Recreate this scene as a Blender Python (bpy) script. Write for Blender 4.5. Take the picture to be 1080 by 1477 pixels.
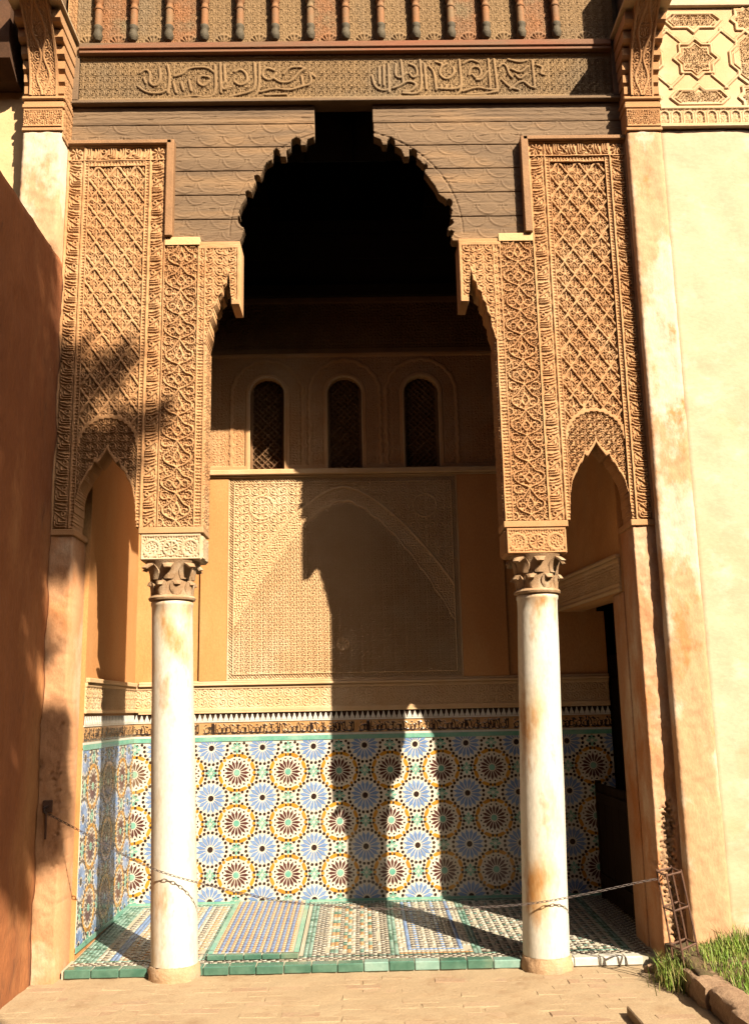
import bpy, bmesh, math, random
import numpy as np
from mathutils import Vector, Matrix

R = math.radians
rnd = random.Random(7)
scene = bpy.context.scene
for o in list(bpy.data.objects):
    bpy.data.objects.remove(o)
col = scene.collection

# ------------------------------------------------------------------ camera
def make_camera():
    p, y, r, f = R(11.581), R(0.9933), R(1.1687), 1393.5
    F = Vector((math.sin(y) * math.cos(p), math.cos(y) * math.cos(p), math.sin(p)))
    Rt = F.cross(Vector((0, 0, 1))).normalized()
    U = Rt.cross(F)
    R2 = math.cos(r) * Rt - math.sin(r) * U
    U2 = math.sin(r) * Rt + math.cos(r) * U
    cd = bpy.data.cameras.new('camera')
    cd.sensor_fit = 'VERTICAL'
    cd.sensor_height = 36
    cd.lens = 36 * f / 1477
    cd.clip_end = 300
    cd.clip_start = 0.05
    o = bpy.data.objects.new('camera', cd)
    col.objects.link(o)
    M = Matrix((R2, U2, -F)).transposed().to_4x4()
    M.translation = Vector((0.027, -5.996, 1.506))
    o.matrix_world = M
    scene.camera = o
make_camera()

# ------------------------------------------------------------------ light
SUN = Vector((-0.69, 1.0, -0.96)).normalized()
sun_elev = math.asin(-SUN.z)
sun_az = math.atan2(-SUN.x, -SUN.y)             # clockwise from +Y, towards the sun
w = bpy.data.worlds.new('World')
scene.world = w
w.use_nodes = True
nt = w.node_tree
nt.nodes.clear()
out = nt.nodes.new('ShaderNodeOutputWorld')
bg = nt.nodes.new('ShaderNodeBackground')
bg.inputs['Strength'].default_value = 0.05
sky = nt.nodes.new('ShaderNodeTexSky')
sky.sky_type = 'NISHITA'
sky.sun_disc = False
sky.sun_elevation = sun_elev
sky.sun_rotation = sun_az
sky.air_density = 0.35
sky.dust_density = 4.0
sky.ozone_density = 0.0
nt.links.new(sky.outputs[0], bg.inputs[0])
nt.links.new(bg.outputs[0], out.inputs[0])
sl = bpy.data.lights.new('sun', 'SUN')
sl.energy = 5.0
sl.angle = R(0.5)
sl.color = (1.0, 0.86, 0.68)
so = bpy.data.objects.new('sun', sl)
col.objects.link(so)
so.rotation_euler = SUN.to_track_quat('-Z', 'Y').to_euler()
so.location = (6, -8, 12)

scene.view_settings.view_transform = 'Standard'
scene.view_settings.look = 'None'
scene.view_settings.exposure = 1.85
scene.view_settings.gamma = 1
scene.view_settings.use_curve_mapping = False
scene.cycles.max_bounces = 8
scene.cycles.diffuse_bounces = 1

# ------------------------------------------------------------------ materials
def mat(name, base, base2=None, scale=4.0, rough=0.85, bump=0.0, bscale=60.0, stain=None, stain_scale=1.2,
        stain_lo=0.5, stain_hi=0.65, stretch=(1, 1, 1), spec=0.3, stain2=None, stain2_scale=3.0, s2lo=0.55, s2hi=0.7, fine=0.12):
    K = 0.5                                     # one overall reflectance level for every surface
    base = tuple(v * K for v in base)
    base2 = tuple(v * K for v in base2) if base2 else None
    stain = tuple(v * K for v in stain) if stain else None
    stain2 = tuple(v * K for v in stain2) if stain2 else None
    m = bpy.data.materials.new(name)
    m.use_nodes = True
    n = m.node_tree.nodes
    l = m.node_tree.links
    b = n['Principled BSDF']
    b.inputs['Roughness'].default_value = rough
    b.inputs['Specular IOR Level'].default_value = spec
    tc = n.new('ShaderNodeTexCoord')
    geo = n.new('ShaderNodeNewGeometry')
    mp = n.new('ShaderNodeMapping')
    mp.inputs['Scale'].default_value = stretch
    l.new(geo.outputs['Position'], mp.inputs['Vector'])
    def noise(s, detail=6, rough_=0.6):
        t = n.new('ShaderNodeTexNoise')
        t.inputs['Scale'].default_value = s
        t.inputs['Detail'].default_value = detail
        t.inputs['Roughness'].default_value = rough_
        l.new(mp.outputs[0], t.inputs['Vector'])
        return t
    def ramp(src, lo, hi):
        r = n.new('ShaderNodeMapRange')
        r.inputs['From Min'].default_value = lo
        r.inputs['From Max'].default_value = hi
        l.new(src, r.inputs['Value'])
        return r
    def mix(fac, a, bb):
        x = n.new('ShaderNodeMix')
        x.data_type = 'RGBA'
        l.new(fac, x.inputs['Factor'])
        for k, v in ((6, a), (7, bb)):
            if isinstance(v, tuple):
                x.inputs[k].default_value = v + (1,)
            else:
                l.new(v, x.inputs[k])
        return x.outputs[2]
    c = base
    if base2 is None:
        base2 = tuple(v * 0.8 for v in base)
    t = noise(scale)
    c = mix(ramp(t.outputs['Fac'], 0.35, 0.65).outputs[0], base, base2)
    if stain:
        t2 = noise(stain_scale, 8, 0.62)
        c = mix(ramp(t2.outputs['Fac'], stain_lo, stain_hi).outputs[0], c, stain)
    if stain2:
        t3 = noise(stain2_scale, 8, 0.65)
        c = mix(ramp(t3.outputs['Fac'], s2lo, s2hi).outputs[0], c, stain2)
    if fine:
        t4 = noise(bscale * 1.7, 4)
        hs = n.new('ShaderNodeMix')
        hs.data_type = 'RGBA'
        hs.blend_type = 'MULTIPLY'
        hs.inputs['Factor'].default_value = 1.0
        mr = n.new('ShaderNodeMapRange')
        mr.inputs['From Min'].default_value = 0.3
        mr.inputs['From Max'].default_value = 0.7
        mr.inputs['To Min'].default_value = 1 - fine
        mr.inputs['To Max'].default_value = 1 + fine
        l.new(t4.outputs['Fac'], mr.inputs['Value'])
        l.new(c, hs.inputs[6])
        l.new(mr.outputs[0], hs.inputs[7])
        c = hs.outputs[2]
    l.new(c, b.inputs['Base Color'])
    if bump:
        tb = noise(bscale, 6)
        bp = n.new('ShaderNodeBump')
        bp.inputs['Strength'].default_value = bump
        bp.inputs['Distance'].default_value = 0.01
        l.new(tb.outputs['Fac'], bp.inputs['Height'])
        l.new(bp.outputs[0], b.inputs['Normal'])
    return m

M = {}
M['stucco'] = mat('carved_stucco', (0.62, 0.345, 0.155), (0.55, 0.275, 0.11), 2.2, 0.9, 0.25, 220, stain=(0.64, 0.385, 0.19), stain_scale=1.6)
M['stucco_in'] = mat('inner_stucco', (0.78, 0.52, 0.28), (0.69, 0.43, 0.21), 2.5, 0.9, 0.25, 220, stain=(0.80, 0.58, 0.35), stain_scale=1.3)
M['stone'] = mat('impost_stone', (0.72, 0.56, 0.36), (0.60, 0.42, 0.24), 6, 0.8, 0.2, 160)
M['cap'] = mat('capital_stone', (0.48, 0.30, 0.16), (0.36, 0.22, 0.11), 9, 0.8, 0.4, 130, stain=(0.58, 0.42, 0.26), stain_scale=7)
M['plaster'] = mat('ochre_plaster', (0.70, 0.335, 0.115), (0.60, 0.265, 0.08), 1.6, 0.9, 0.2, 60, stain=(0.66, 0.34, 0.125), stain_scale=2, stretch=(1, 1, 0.5))
M['pilaster'] = mat('pilaster_plaster', (0.67, 0.42, 0.23), (0.61, 0.345, 0.17), 1.8, 0.9, 0.35, 40, stain=(0.76, 0.60, 0.43), stain_scale=2.6,
                    stain_lo=0.48, stain_hi=0.56, stain2=(0.60, 0.27, 0.10), stain2_scale=2.1, s2lo=0.58, s2hi=0.64, stretch=(1, 1, 0.55))
M['pier'] = mat('pier_plaster', (0.64, 0.345, 0.17), (0.58, 0.27, 0.12), 2.5, 0.9, 0.35, 50, stain=(0.74, 0.52, 0.33), stain_scale=2.5, stain2=(0.56, 0.20, 0.05), stain2_scale=1.9, s2lo=.55, s2hi=.7, stretch=(1, 1, 0.6))
M['cream'] = mat('cream_plaster', (0.70, 0.545, 0.365), (0.67, 0.48, 0.295), 0.9, 0.9, 0.22, 26, stain=(0.62, 0.40, 0.20), stain_scale=1.9, stain_lo=0.56, stain_hi=0.80, stain2=(0.74, 0.62, 0.44), stain2_scale=4.5, s2lo=.55, s2hi=.68, stretch=(0.8, 0.8, 1.2), fine=0.07)
M['cream_left'] = mat('left_plaster', (0.78, 0.55, 0.28), (0.74, 0.48, 0.22), 1.1, 0.9, 0.3, 40, fine=0.05)
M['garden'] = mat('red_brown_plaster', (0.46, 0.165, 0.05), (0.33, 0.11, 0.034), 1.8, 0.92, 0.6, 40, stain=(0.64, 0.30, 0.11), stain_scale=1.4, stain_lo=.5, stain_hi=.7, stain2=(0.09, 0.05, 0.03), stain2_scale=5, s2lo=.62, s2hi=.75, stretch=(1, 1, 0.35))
M['rubble'] = mat('rubble', (0.50, 0.32, 0.18), (0.40, 0.23, 0.12), 14, 0.95, 0.8, 60)
M['wood'] = mat('weathered_wood', (0.25, 0.158, 0.083), (0.17, 0.106, 0.056), 3, 0.85, 0.4, 60, stain=(0.32, 0.19, 0.09), stain_scale=2.4, stretch=(0.4, 1, 3))
M['wood_carved'] = mat('carved_wood', (0.33, 0.205, 0.09), (0.26, 0.155, 0.065), 3, 0.85, 0.3, 90, stain=(0.26, 0.175, 0.09), stain_scale=1.5)
M['wood_orange'] = mat('orange_painted_wood', (0.36, 0.15, 0.05), (0.27, 0.14, 0.06), 7, 0.8, 0.3, 90, stain=(0.25, 0.17, 0.08), stain_scale=4)
M['wood_red'] = mat('red_painted_board', (0.30, 0.10, 0.04), (0.25, 0.12, 0.055), 5, 0.8, 0.3, 60, stain=(0.2, 0.12, 0.06), stain_scale=2.4, stretch=(0.4, 1, 3))
M['wood_dark'] = mat('dark_bulb_wood', (0.13, 0.10, 0.055), (0.09, 0.07, 0.04), 12, 0.8, 0.4, 60)
M['ceil'] = mat('near_black_wood', (0.030, 0.018, 0.010), (0.022, 0.013, 0.008), 4, 0.9, spec=0.05)  # very dark brown wood for ceiling, timber frieze, door and gate
M['frieze_dark'] = mat('dark_brown_stucco', (0.24, 0.13, 0.055), (0.18, 0.09, 0.04), 4, 0.9)  # dark brown stucco for the upper frieze and window screens
M['frame_wood'] = mat('brown_frame_wood', (0.40, 0.21, 0.09), (0.30, 0.16, 0.07), 5, 0.8, 0.4, 60)
M['wood_eave'] = mat('shade_brown_timber', (0.12, 0.05, 0.018), (0.08, 0.035, 0.013), 4, 0.9, 0.3, 40)  # dark brown carries the console's shade on the eave beam
M['shade_black'] = mat('dark_interior', (0.0012, 0.001, 0.0008), None, 3, 0.95, spec=0.0)  # near-black colour standing in for deep shade
M['marble'] = mat('white_marble', (0.84, 0.79, 0.67), (0.80, 0.73, 0.58), 3, 0.45, 0.1, 30, stain=(0.74, 0.50, 0.24), stain_scale=2.2, stain_lo=0.52, stain_hi=0.70,
                  stain2=(0.54, 0.26, 0.075), stain2_scale=2.3, s2lo=0.555, s2hi=0.67, stretch=(1.4, 1.4, 0.55), spec=0.4)
M['marble_base'] = mat('stained_marble', (0.66, 0.42, 0.23), (0.52, 0.33, 0.18), 9, 0.7, 0.5, 60, stain=(0.45, 0.36, 0.25), stain_scale=5)
M['ground'] = mat('dusty_ground', (0.46, 0.345, 0.205), (0.42, 0.30, 0.17), 1.6, 0.95, 0.4, 50, stain=(0.34, 0.215, 0.115), stain_scale=3.2, stain_lo=.55, stain_hi=.72, stain2=(0.30, 0.20, 0.10), stain2_scale=11, s2lo=.62, s2hi=.72)
M['brick_a'] = mat('dusty_brick', (0.46, 0.34, 0.20), (0.40, 0.28, 0.16), 7, 0.95, 0.5, 60, stain=(0.37, 0.23, 0.13), stain_scale=5, stain_lo=.6, stain_hi=.7)
M['brick_b'] = mat('worn_brick', (0.42, 0.29, 0.17), (0.46, 0.33, 0.2), 5, 0.95, 0.5, 60)
M['brick_c'] = mat('reddish_brick', (0.38, 0.24, 0.14), (0.44, 0.31, 0.19), 4, 0.95, 0.5, 60)
M['kerb'] = mat('rough_kerb_stone', (0.38, 0.25, 0.15), (0.28, 0.17, 0.10), 9, 0.95, 0.9, 40, stain=(0.45, 0.3, 0.18), stain_scale=6)
M['soil'] = mat('soil', (0.16, 0.10, 0.05), (0.10, 0.08, 0.03), 9, 0.95, 0.8, 40)
M['grass'] = mat('grass_green', (0.17, 0.33, 0.03), (0.25, 0.33, 0.045), 5, 0.6, fine=0.2)
M['dry'] = mat('dry_grass', (0.45, 0.36, 0.13), (0.32, 0.30, 0.09), 6, 0.7, fine=0.2)
M['iron'] = mat('rusty_iron', (0.16, 0.075, 0.04), (0.10, 0.05, 0.03), 20, 0.75, 0.3, 100)
M['chain'] = mat('chain_iron', (0.09, 0.06, 0.045), (0.05, 0.035, 0.03), 30, 0.6)
M['floor_grout'] = mat('dusty_grout', (0.56, 0.52, 0.40), (0.48, 0.43, 0.31), 3, 0.6)
M['grout'] = mat('cream_grout', (0.79, 0.74, 0.62), (0.73, 0.65, 0.50), 3, 0.5, stain=(0.62, 0.46, 0.26), stain_scale=1.8, stain_lo=.6, stain_hi=.8)
M['leaf'] = mat('frond_green', (0.05, 0.09, 0.02), (0.07, 0.10, 0.03), 3, 0.6)
M['trunk'] = mat('palm_trunk', (0.16, 0.11, 0.07), (0.1, 0.07, 0.045), 9, 0.95, 0.6, 20)
def tile(name, c, c2):
    M[name] = mat('glaze_' + name, c, c2, 9, 0.22, fine=0.1, spec=0.5, bscale=30, stain=tuple(0.6 * a + 0.4 * b for a, b in zip(c, (0.6, 0.45, 0.25))), stain_scale=2.2, stain_lo=.58, stain_hi=.75)
tile('white', (0.80, 0.77, 0.68), (0.74, 0.69, 0.58))
tile('black', (0.030, 0.018, 0.014), (0.05, 0.028, 0.02))
tile('maroon', (0.085, 0.030, 0.025), (0.13, 0.05, 0.04))
tile('blue', (0.17, 0.28, 0.52), (0.26, 0.38, 0.60))
tile('turq', (0.15, 0.43, 0.32), (0.30, 0.54, 0.42))
tile('orange', (0.68, 0.34, 0.035), (0.56, 0.25, 0.03))
tile('green', (0.055, 0.155, 0.105), (0.12, 0.24, 0.17))
tile('tan', (0.52, 0.27, 0.10), (0.58, 0.36, 0.17))
tile('floor_white', (0.60, 0.58, 0.48), (0.52, 0.48, 0.37))
tile('floor_dark', (0.13, 0.105, 0.085), (0.18, 0.15, 0.12))
tile('floor_turq', (0.20, 0.37, 0.30), (0.31, 0.46, 0.38))
tile('deepblue', (0.10, 0.14, 0.34), (0.18, 0.24, 0.44))

# ------------------------------------------------------------------ object helpers
def tag(o, label=None, cat=None, group=None, kind=None):
    if cat and not kind: kind = 'thing'
    for k, v in (('label', label), ('category', cat), ('group', group), ('kind', kind)):
        if v: o[k] = v
    return o
def thing(name, loc, label, cat, group=None, kind=None):
    o = bpy.data.objects.new(name, None)
    o.empty_display_size = 0.1
    o.location = loc
    col.objects.link(o)
    return tag(o, label, cat, group, kind)
def root_loc(p):
    v = Vector((0, 0, 0))
    while p is not None:
        v = v + Vector(p.location)
        p = p.parent
    return v
def np_mesh(name, verts, faces, mats, midx=None, smooth=False, parent=None, loc=None):
    """verts in world coordinates (n,3); faces (m,4) or (m,3) arrays (or a list of both)"""
    verts = np.asarray(verts, dtype=np.float32)
    base = np.array(root_loc(parent) if parent is not None else (0, 0, 0), dtype=np.float32)
    o_loc = np.array(loc if loc is not None else (base if parent is not None else (0, 0, 0)), dtype=np.float32)
    verts = verts - o_loc
    if isinstance(faces, np.ndarray):
        faces = [faces]
    faces = [np.asarray(f, dtype=np.int32) for f in faces if len(f)]
    me = bpy.data.meshes.new(name)
    me.vertices.add(len(verts))
    me.vertices.foreach_set('co', verts.ravel())
    nl = sum(f.size for f in faces)
    npoly = sum(len(f) for f in faces)
    me.loops.add(nl)
    me.loops.foreach_set('vertex_index', np.concatenate([f.ravel() for f in faces]))
    me.polygons.add(npoly)
    tot = np.concatenate([np.full(len(f), f.shape[1], dtype=np.int32) for f in faces])
    st = np.concatenate([[0], np.cumsum(tot)[:-1]]).astype(np.int32)
    me.polygons.foreach_set('loop_start', st)
    me.polygons.foreach_set('loop_total', tot)
    if not isinstance(mats, (list, tuple)):
        mats = [mats]
    for m_ in mats:
        me.materials.append(m_)
    if midx is not None:
        me.polygons.foreach_set('material_index', np.asarray(midx, dtype=np.int32))
    if smooth:
        me.polygons.foreach_set('use_smooth', np.ones(npoly, dtype=bool))
    me.update(calc_edges=True)
    o = bpy.data.objects.new(name, me)
    col.objects.link(o)
    if parent is not None:
        o.parent = parent
    o.location = tuple(o_loc - base)
    return o
class MB:
    """collects simple solids (world coordinates) into one mesh"""
    def __init__(s):
        s.v = []; s.f = []; s.mi = []; s.n = 0
    def add(s, v, f, mi=0):
        s.v += [tuple(p) for p in v]
        s.f += [tuple(i + s.n for i in q) for q in f]
        s.mi += [mi] * len(f)
        s.n += len(v)
    def box(s, x0, x1, y0, y1, z0, z1, mi=0, ch=0.0):
        if ch <= 0:
            v = [(x0, y0, z0), (x1, y0, z0), (x1, y1, z0), (x0, y1, z0), (x0, y0, z1), (x1, y0, z1), (x1, y1, z1), (x0, y1, z1)]
            s.add(v, [(0, 3, 2, 1), (4, 5, 6, 7), (0, 1, 5, 4), (1, 2, 6, 5), (2, 3, 7, 6), (3, 0, 4, 7)], mi)
        else:
            bm = bmesh.new()
            bmesh.ops.create_cube(bm, size=1)
            for q in bm.verts:
                q.co = ((x0 + x1) / 2 + q.co.x * (x1 - x0), (y0 + y1) / 2 + q.co.y * (y1 - y0), (z0 + z1) / 2 + q.co.z * (z1 - z0))
            bmesh.ops.bevel(bm, geom=bm.edges[:], offset=ch, segments=1, affect='EDGES')
            s.bm(bm, mi)
    def bm(s, bm, mi=0):
        bm.verts.index_update()
        s.add([q.co[:] for q in bm.verts], [[q.index for q in f.verts] for f in bm.faces], mi)
        bm.free()
    def prism(s, pts, y0, y1, mi=0):
        """polygon in XZ extruded along Y"""
        n = len(pts)
        v = [(p[0], y0, p[1]) for p in pts] + [(p[0], y1, p[1]) for p in pts]
        f = [tuple(range(n)), tuple(range(2 * n - 1, n - 1, -1))]
        f += [(i, i + n, (i + 1) % n + n, (i + 1) % n) for i in range(n)]
        s.add(v, f, mi)
    def prismx(s, pts, x0, x1, mi=0):
        """polygon in YZ extruded along X"""
        n = len(pts)
        v = [(x0, p[0], p[1]) for p in pts] + [(x1, p[0], p[1]) for p in pts]
        f = [tuple(range(n)), tuple(range(2 * n - 1, n - 1, -1))]
        f += [(i, i + n, (i + 1) % n + n, (i + 1) % n) for i in range(n)]
        s.add(v, f, mi)
    def lathe(s, prof, cx, cy, seg=32, mi=0, cap=True):
        n = len(prof)
        v = []
        for r, z in prof:
            for k in range(seg):
                a = 2 * math.pi * k / seg
                v.append((cx + r * math.cos(a), cy + r * math.sin(a), z))
        f = []
        for i in range(n - 1):
            for k in range(seg):
                k2 = (k + 1) % seg
                f.append((i * seg + k, i * seg + k2, (i + 1) * seg + k2, (i + 1) * seg + k))
        if cap:
            f.append(tuple(range(seg - 1, -1, -1)))
            f.append(tuple((n - 1) * seg + k for k in range(seg)))
        s.add(v, f, mi)
    def tube(s, pts, r, seg=6, mi=0, taper=None):
        pts = [Vector(p) for p in pts]
        v = []; f = []
        for i, p in enumerate(pts):
            t = (pts[min(i + 1, len(pts) - 1)] - pts[max(i - 1, 0)]).normalized()
            a = t.cross(Vector((0.31, 0.2, 0.93)))
            if a.length < 1e-3: a = t.cross(Vector((1, 0, 0)))
            a.normalize(); b = t.cross(a)
            rr = r if taper is None else r * (1 + (taper - 1) * i / (len(pts) - 1))
            for k in range(seg):
                an = 2 * math.pi * k / seg
                v.append(p + (a * math.cos(an) + b * math.sin(an)) * rr)
        for i in range(len(pts) - 1):
            for k in range(seg):
                k2 = (k + 1) % seg
                f.append((i * seg + k, i * seg + k2, (i + 1) * seg + k2, (i + 1) * seg + k))
        f.append(tuple(range(seg - 1, -1, -1)))
        f.append(tuple((len(pts) - 1) * seg + k for k in range(seg)))
        s.add(v, f, mi)
    def build(s, name, mats, parent=None, smooth=False, loc=None):
        me = bpy.data.meshes.new(name)
        base = root_loc(parent) if parent is not None else Vector((0, 0, 0))
        ol = Vector(loc) if loc is not None else base
        me.from_pydata([tuple(Vector(p) - ol) for p in s.v], [], s.f)
        if not isinstance(mats, (list, tuple)): mats = [mats]
        for m_ in mats: me.materials.append(m_)
        me.polygons.foreach_set('material_index', s.mi)
        if smooth:
            me.polygons.foreach_set('use_smooth', [True] * len(me.polygons))
        bm = bmesh.new(); bm.from_mesh(me)
        bmesh.ops.recalc_face_normals(bm, faces=bm.faces[:])
        bm.to_mesh(me); bm.free()
        if smooth:
            try: me.set_sharp_from_angle(angle=R(45))
            except Exception: pass
        o = bpy.data.objects.new(name, me)
        col.objects.link(o)
        if parent is not None: o.parent = parent
        o.location = ol - base
        return o

# ------------------------------------------------------------------ relief: carved height fields as real geometry
XZ = (np.array((1., 0, 0)), np.array((0, 0, 1.)), np.array((0, -1., 0)))      # faces the court (-Y)
YZP = (np.array((0, 1., 0)), np.array((0, 0, 1.)), np.array((1., 0, 0)))      # faces +X, u runs with Y
YZM = (np.array((0, 1., 0)), np.array((0, 0, 1.)), np.array((-1., 0, 0)))     # faces -X
def relief(name, parent, mats, frame, pos, u0, u1, v0, v1, res, hf, mask=None, thick=0.05, midx=None, smooth=False, warp=None):
    U, V, N = frame
    nu = max(2, int(round((u1 - u0) / res)) + 1)
    nv = max(2, int(round((v1 - v0) / res)) + 1)
    u = np.linspace(u0, u1, nu); v = np.linspace(v0, v1, nv)
    uu, vv = np.meshgrid(u, v)
    h = np.asarray(hf(uu, vv), dtype=float) * np.ones_like(uu)
    org = N * pos
    front = uu[..., None] * U + vv[..., None] * V + (org + h[..., None] * N)
    back = uu[..., None] * U + vv[..., None] * V + (org - thick * N) + 0 * h[..., None]
    uc = (uu[:-1, :-1] + uu[1:, 1:]) / 2; vc = (vv[:-1, :-1] + vv[1:, 1:]) / 2
    m = np.ones(uc.shape, bool) if mask is None else mask(uc, vc)
    idx = np.arange(nu * nv).reshape(nv, nu)
    a, b, c, d = idx[:-1, :-1], idx[:-1, 1:], idx[1:, 1:], idx[1:, :-1]
    flip = np.dot(np.cross(U, V), N) < 0
    def q(*l):
        l = l[::-1] if flip else l
        return np.stack(l, -1)
    F = q(a[m], b[m], c[m], d[m])
    nb = nu * nv
    pm = np.pad(m, 1)
    W = []
    e = m & ~pm[:-2, 1:-1]; W.append(q(b[e], a[e], a[e] + nb, b[e] + nb))
    e = m & ~pm[2:, 1:-1]; W.append(q(d[e], c[e], c[e] + nb, d[e] + nb))
    e = m & ~pm[1:-1, :-2]; W.append(q(a[e], d[e], d[e] + nb, a[e] + nb))
    e = m & ~pm[1:-1, 2:]; W.append(q(c[e], b[e], b[e] + nb, c[e] + nb))
    faces = np.concatenate([F] + W)
    verts = np.concatenate([front.reshape(-1, 3), back.reshape(-1, 3)])
    if warp is not None: verts = warp(verts)
    used = np.unique(faces)
    remap = np.zeros(len(verts), dtype=np.int32); remap[used] = np.arange(len(used))
    mi = None
    if midx is not None:
        hc = (h[:-1, :-1] + h[1:, :-1] + h[1:, 1:] + h[:-1, 1:]) / 4
        mi = np.concatenate([midx(uc, vc, hc)[m], np.zeros(len(faces) - len(F), int)])
    return np_mesh(name, verts[used], remap[faces], mats, mi, smooth, parent)

def sstep(x, a, b):
    t = np.clip((x - a) / (b - a), 0, 1)
    return t * t * (3 - 2 * t)
def lab(n, wl, seed, width=0.35, sym=True):
    """tileable worm-like pattern, 0..1, wl = wavelength in cells"""
    g = np.random.default_rng(seed)
    f = np.fft.fft2(g.standard_normal((n, n)))
    k = np.hypot(*np.meshgrid(np.fft.fftfreq(n), np.fft.fftfreq(n)))
    f *= np.exp(-((k - 1 / wl) / (width / wl)) ** 2)
    a = np.real(np.fft.ifft2(f))
    if sym: a = a + a[:, ::-1]
    return a / a.std()
def sample(t, x, y):
    """bilinear periodic sample; x,y in 0..1 periods"""
    n, m_ = t.shape
    fx = (x % 1) * m_; fy = (y % 1) * n
    x0 = np.floor(fx).astype(int) % m_; y0 = np.floor(fy).astype(int) % n
    ax = fx - np.floor(fx); ay = fy - np.floor(fy)
    x1 = (x0 + 1) % m_; y1 = (y0 + 1) % n
    return (t[y0, x0] * (1 - ax) + t[y0, x1] * ax) * (1 - ay) + (t[y1, x0] * (1 - ax) + t[y1, x1] * ax) * ay
def seg_dist(px, py, a, b):
    ax, ay = a; bx, by = b
    dx, dy = bx - ax, by - ay
    L = dx * dx + dy * dy + 1e-12
    t = np.clip(((px - ax) * dx + (py - ay) * dy) / L, 0, 1)
    return np.hypot(px - ax - t * dx, py - ay - t * dy)
def smooth_poly(p, n=3):
    p = [np.array(q, float) for q in p]
    for _ in range(n):
        if len(p) < 3: return p
        o_ = [p[0]]
        for i in range(len(p) - 1):
            o_ += [p[i] * .75 + p[i + 1] * .25, p[i] * .25 + p[i + 1] * .75]
        o_.append(p[-1]); p = o_
    return p
def arc_pts(cx, cy, r, a0, a1, n=12):
    return [(cx + r * math.cos(R(a0 + (a1 - a0) * i / n)), cy + r * math.sin(R(a0 + (a1 - a0) * i / n))) for i in range(n + 1)]
def stroke_tile(wd, ht, px, strokes, periodic=(True, True), mirror=False, smooth=2):
    """height tile of strokes [(pts, halfwidth, height)]; u 0..wd, v 0..ht"""
    nx, ny = int(round(wd / px)), int(round(ht / px))
    xx, yy = np.meshgrid((np.arange(nx) + .0) * wd / nx, (np.arange(ny) + .0) * ht / ny)
    T = np.zeros_like(xx)
    for pts, hw, hh in strokes:
        P = smooth_poly(pts, smooth) if smooth else [np.array(p) for p in pts]
        vs = [P]
        if mirror: vs.append([np.array((wd - q[0], q[1])) for q in P])
        offs = [(ox, oy) for ox in ((-wd, 0, wd) if periodic[0] else (0,)) for oy in ((-ht, 0, ht) if periodic[1] else (0,))]
        for Q in vs:
            for ox, oy in offs:
                A = np.array(Q) + (ox, oy)
                lo = A.min(0) - 3 * hw; hi = A.max(0) + 3 * hw
                i0, i1 = int(max(0, lo[0] / wd * nx)), int(min(nx, hi[0] / wd * nx + 2))
                j0, j1 = int(max(0, lo[1] / ht * ny)), int(min(ny, hi[1] / ht * ny + 2))
                if i0 >= i1 or j0 >= j1: continue
                sx, sy = xx[j0:j1, i0:i1], yy[j0:j1, i0:i1]
                d = np.full(sx.shape, 9.)
                for k in range(len(A) - 1):
                    d = np.minimum(d, seg_dist(sx, sy, A[k], A[k + 1]))
                s_ = hh * (1 - sstep(d, hw * .75, hw * 1.25)) * (1 - .22 * np.clip(d / hw, 0, 1) ** 2)
                T[j0:j1, i0:i1] = np.maximum(T[j0:j1, i0:i1], s_)
    return T

LAB1 = lab(160, 16, 1)          # fine scroll work
LAB2 = lab(160, 20, 5)
LAB3 = lab(128, 13, 9)
LABN = lab(256, 18, 11, sym=False)
LOWN = lab(128, 32, 3, width=0.6, sym=False)
def fill(u, v, period, t=LAB1, soft=0.35, lo=-0.2):
    return sstep(sample(t, u / period, v / period), lo - soft, lo + soft)
VINE = stroke_tile(1, 1, .008, [
    ([(.5, 0), (.6, .07), (.84, .08), (.96, .24), (.9, .42), (.72, .44), (.62, .34), (.66, .22), (.78, .2), (.82, .29), (.75, .33)], .026, 1),
    ([(.5, .5), (.6, .57), (.84, .58), (.96, .74), (.9, .92), (.72, .94), (.62, .84), (.66, .72), (.78, .7), (.82, .79), (.75, .83)], .026, 1),
    ([(.52, .1), (.56, .2), (.54, .32)], .03, .85), ([(.52, .6), (.56, .7), (.54, .82)], .03, .85),
    ([(.6, .46), (.54, .42), (.5, .34)], .026, .8), ([(.6, .96), (.54, .92), (.5, .84)], .026, .8),
    ([(.9, .02), (.97, .07), (1.0, .16)], .026, .8), ([(.9, .52), (.97, .57), (1.0, .66)], .026, .8),
    ([(.7, .14), (.78, .12)], .024, .7), ([(.7, .64), (.78, .62)], .024, .7), ([(.88, .26), (.86, .34)], .022, .7), ([(.88, .76), (.86, .84)], .022, .7),
    ([(.97, .42), (1.0, .5)], .022, .7), ([(.97, .92), (1.0, 1.0)], .022, .7), ([(.66, .5), (.76, .505), (.84, .49)], .022, .75), ([(.66, 1.0), (.76, 1.005), (.84, .99)], .022, .75),
], mirror=True)
def vine_h(u, v, period=.16):
    return np.maximum(sample(VINE, u / period, v / period), .3 * fill(u, v, period * .6, LAB3, lo=.5))
def lump(u, v, s=1.3, amp=0.004):
    return amp * (sample(LOWN, u / s, v / s) * .6 + .4 * sample(LOWN, u / s * 3.1 + .3, v / s * 3.1 + .7))

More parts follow.
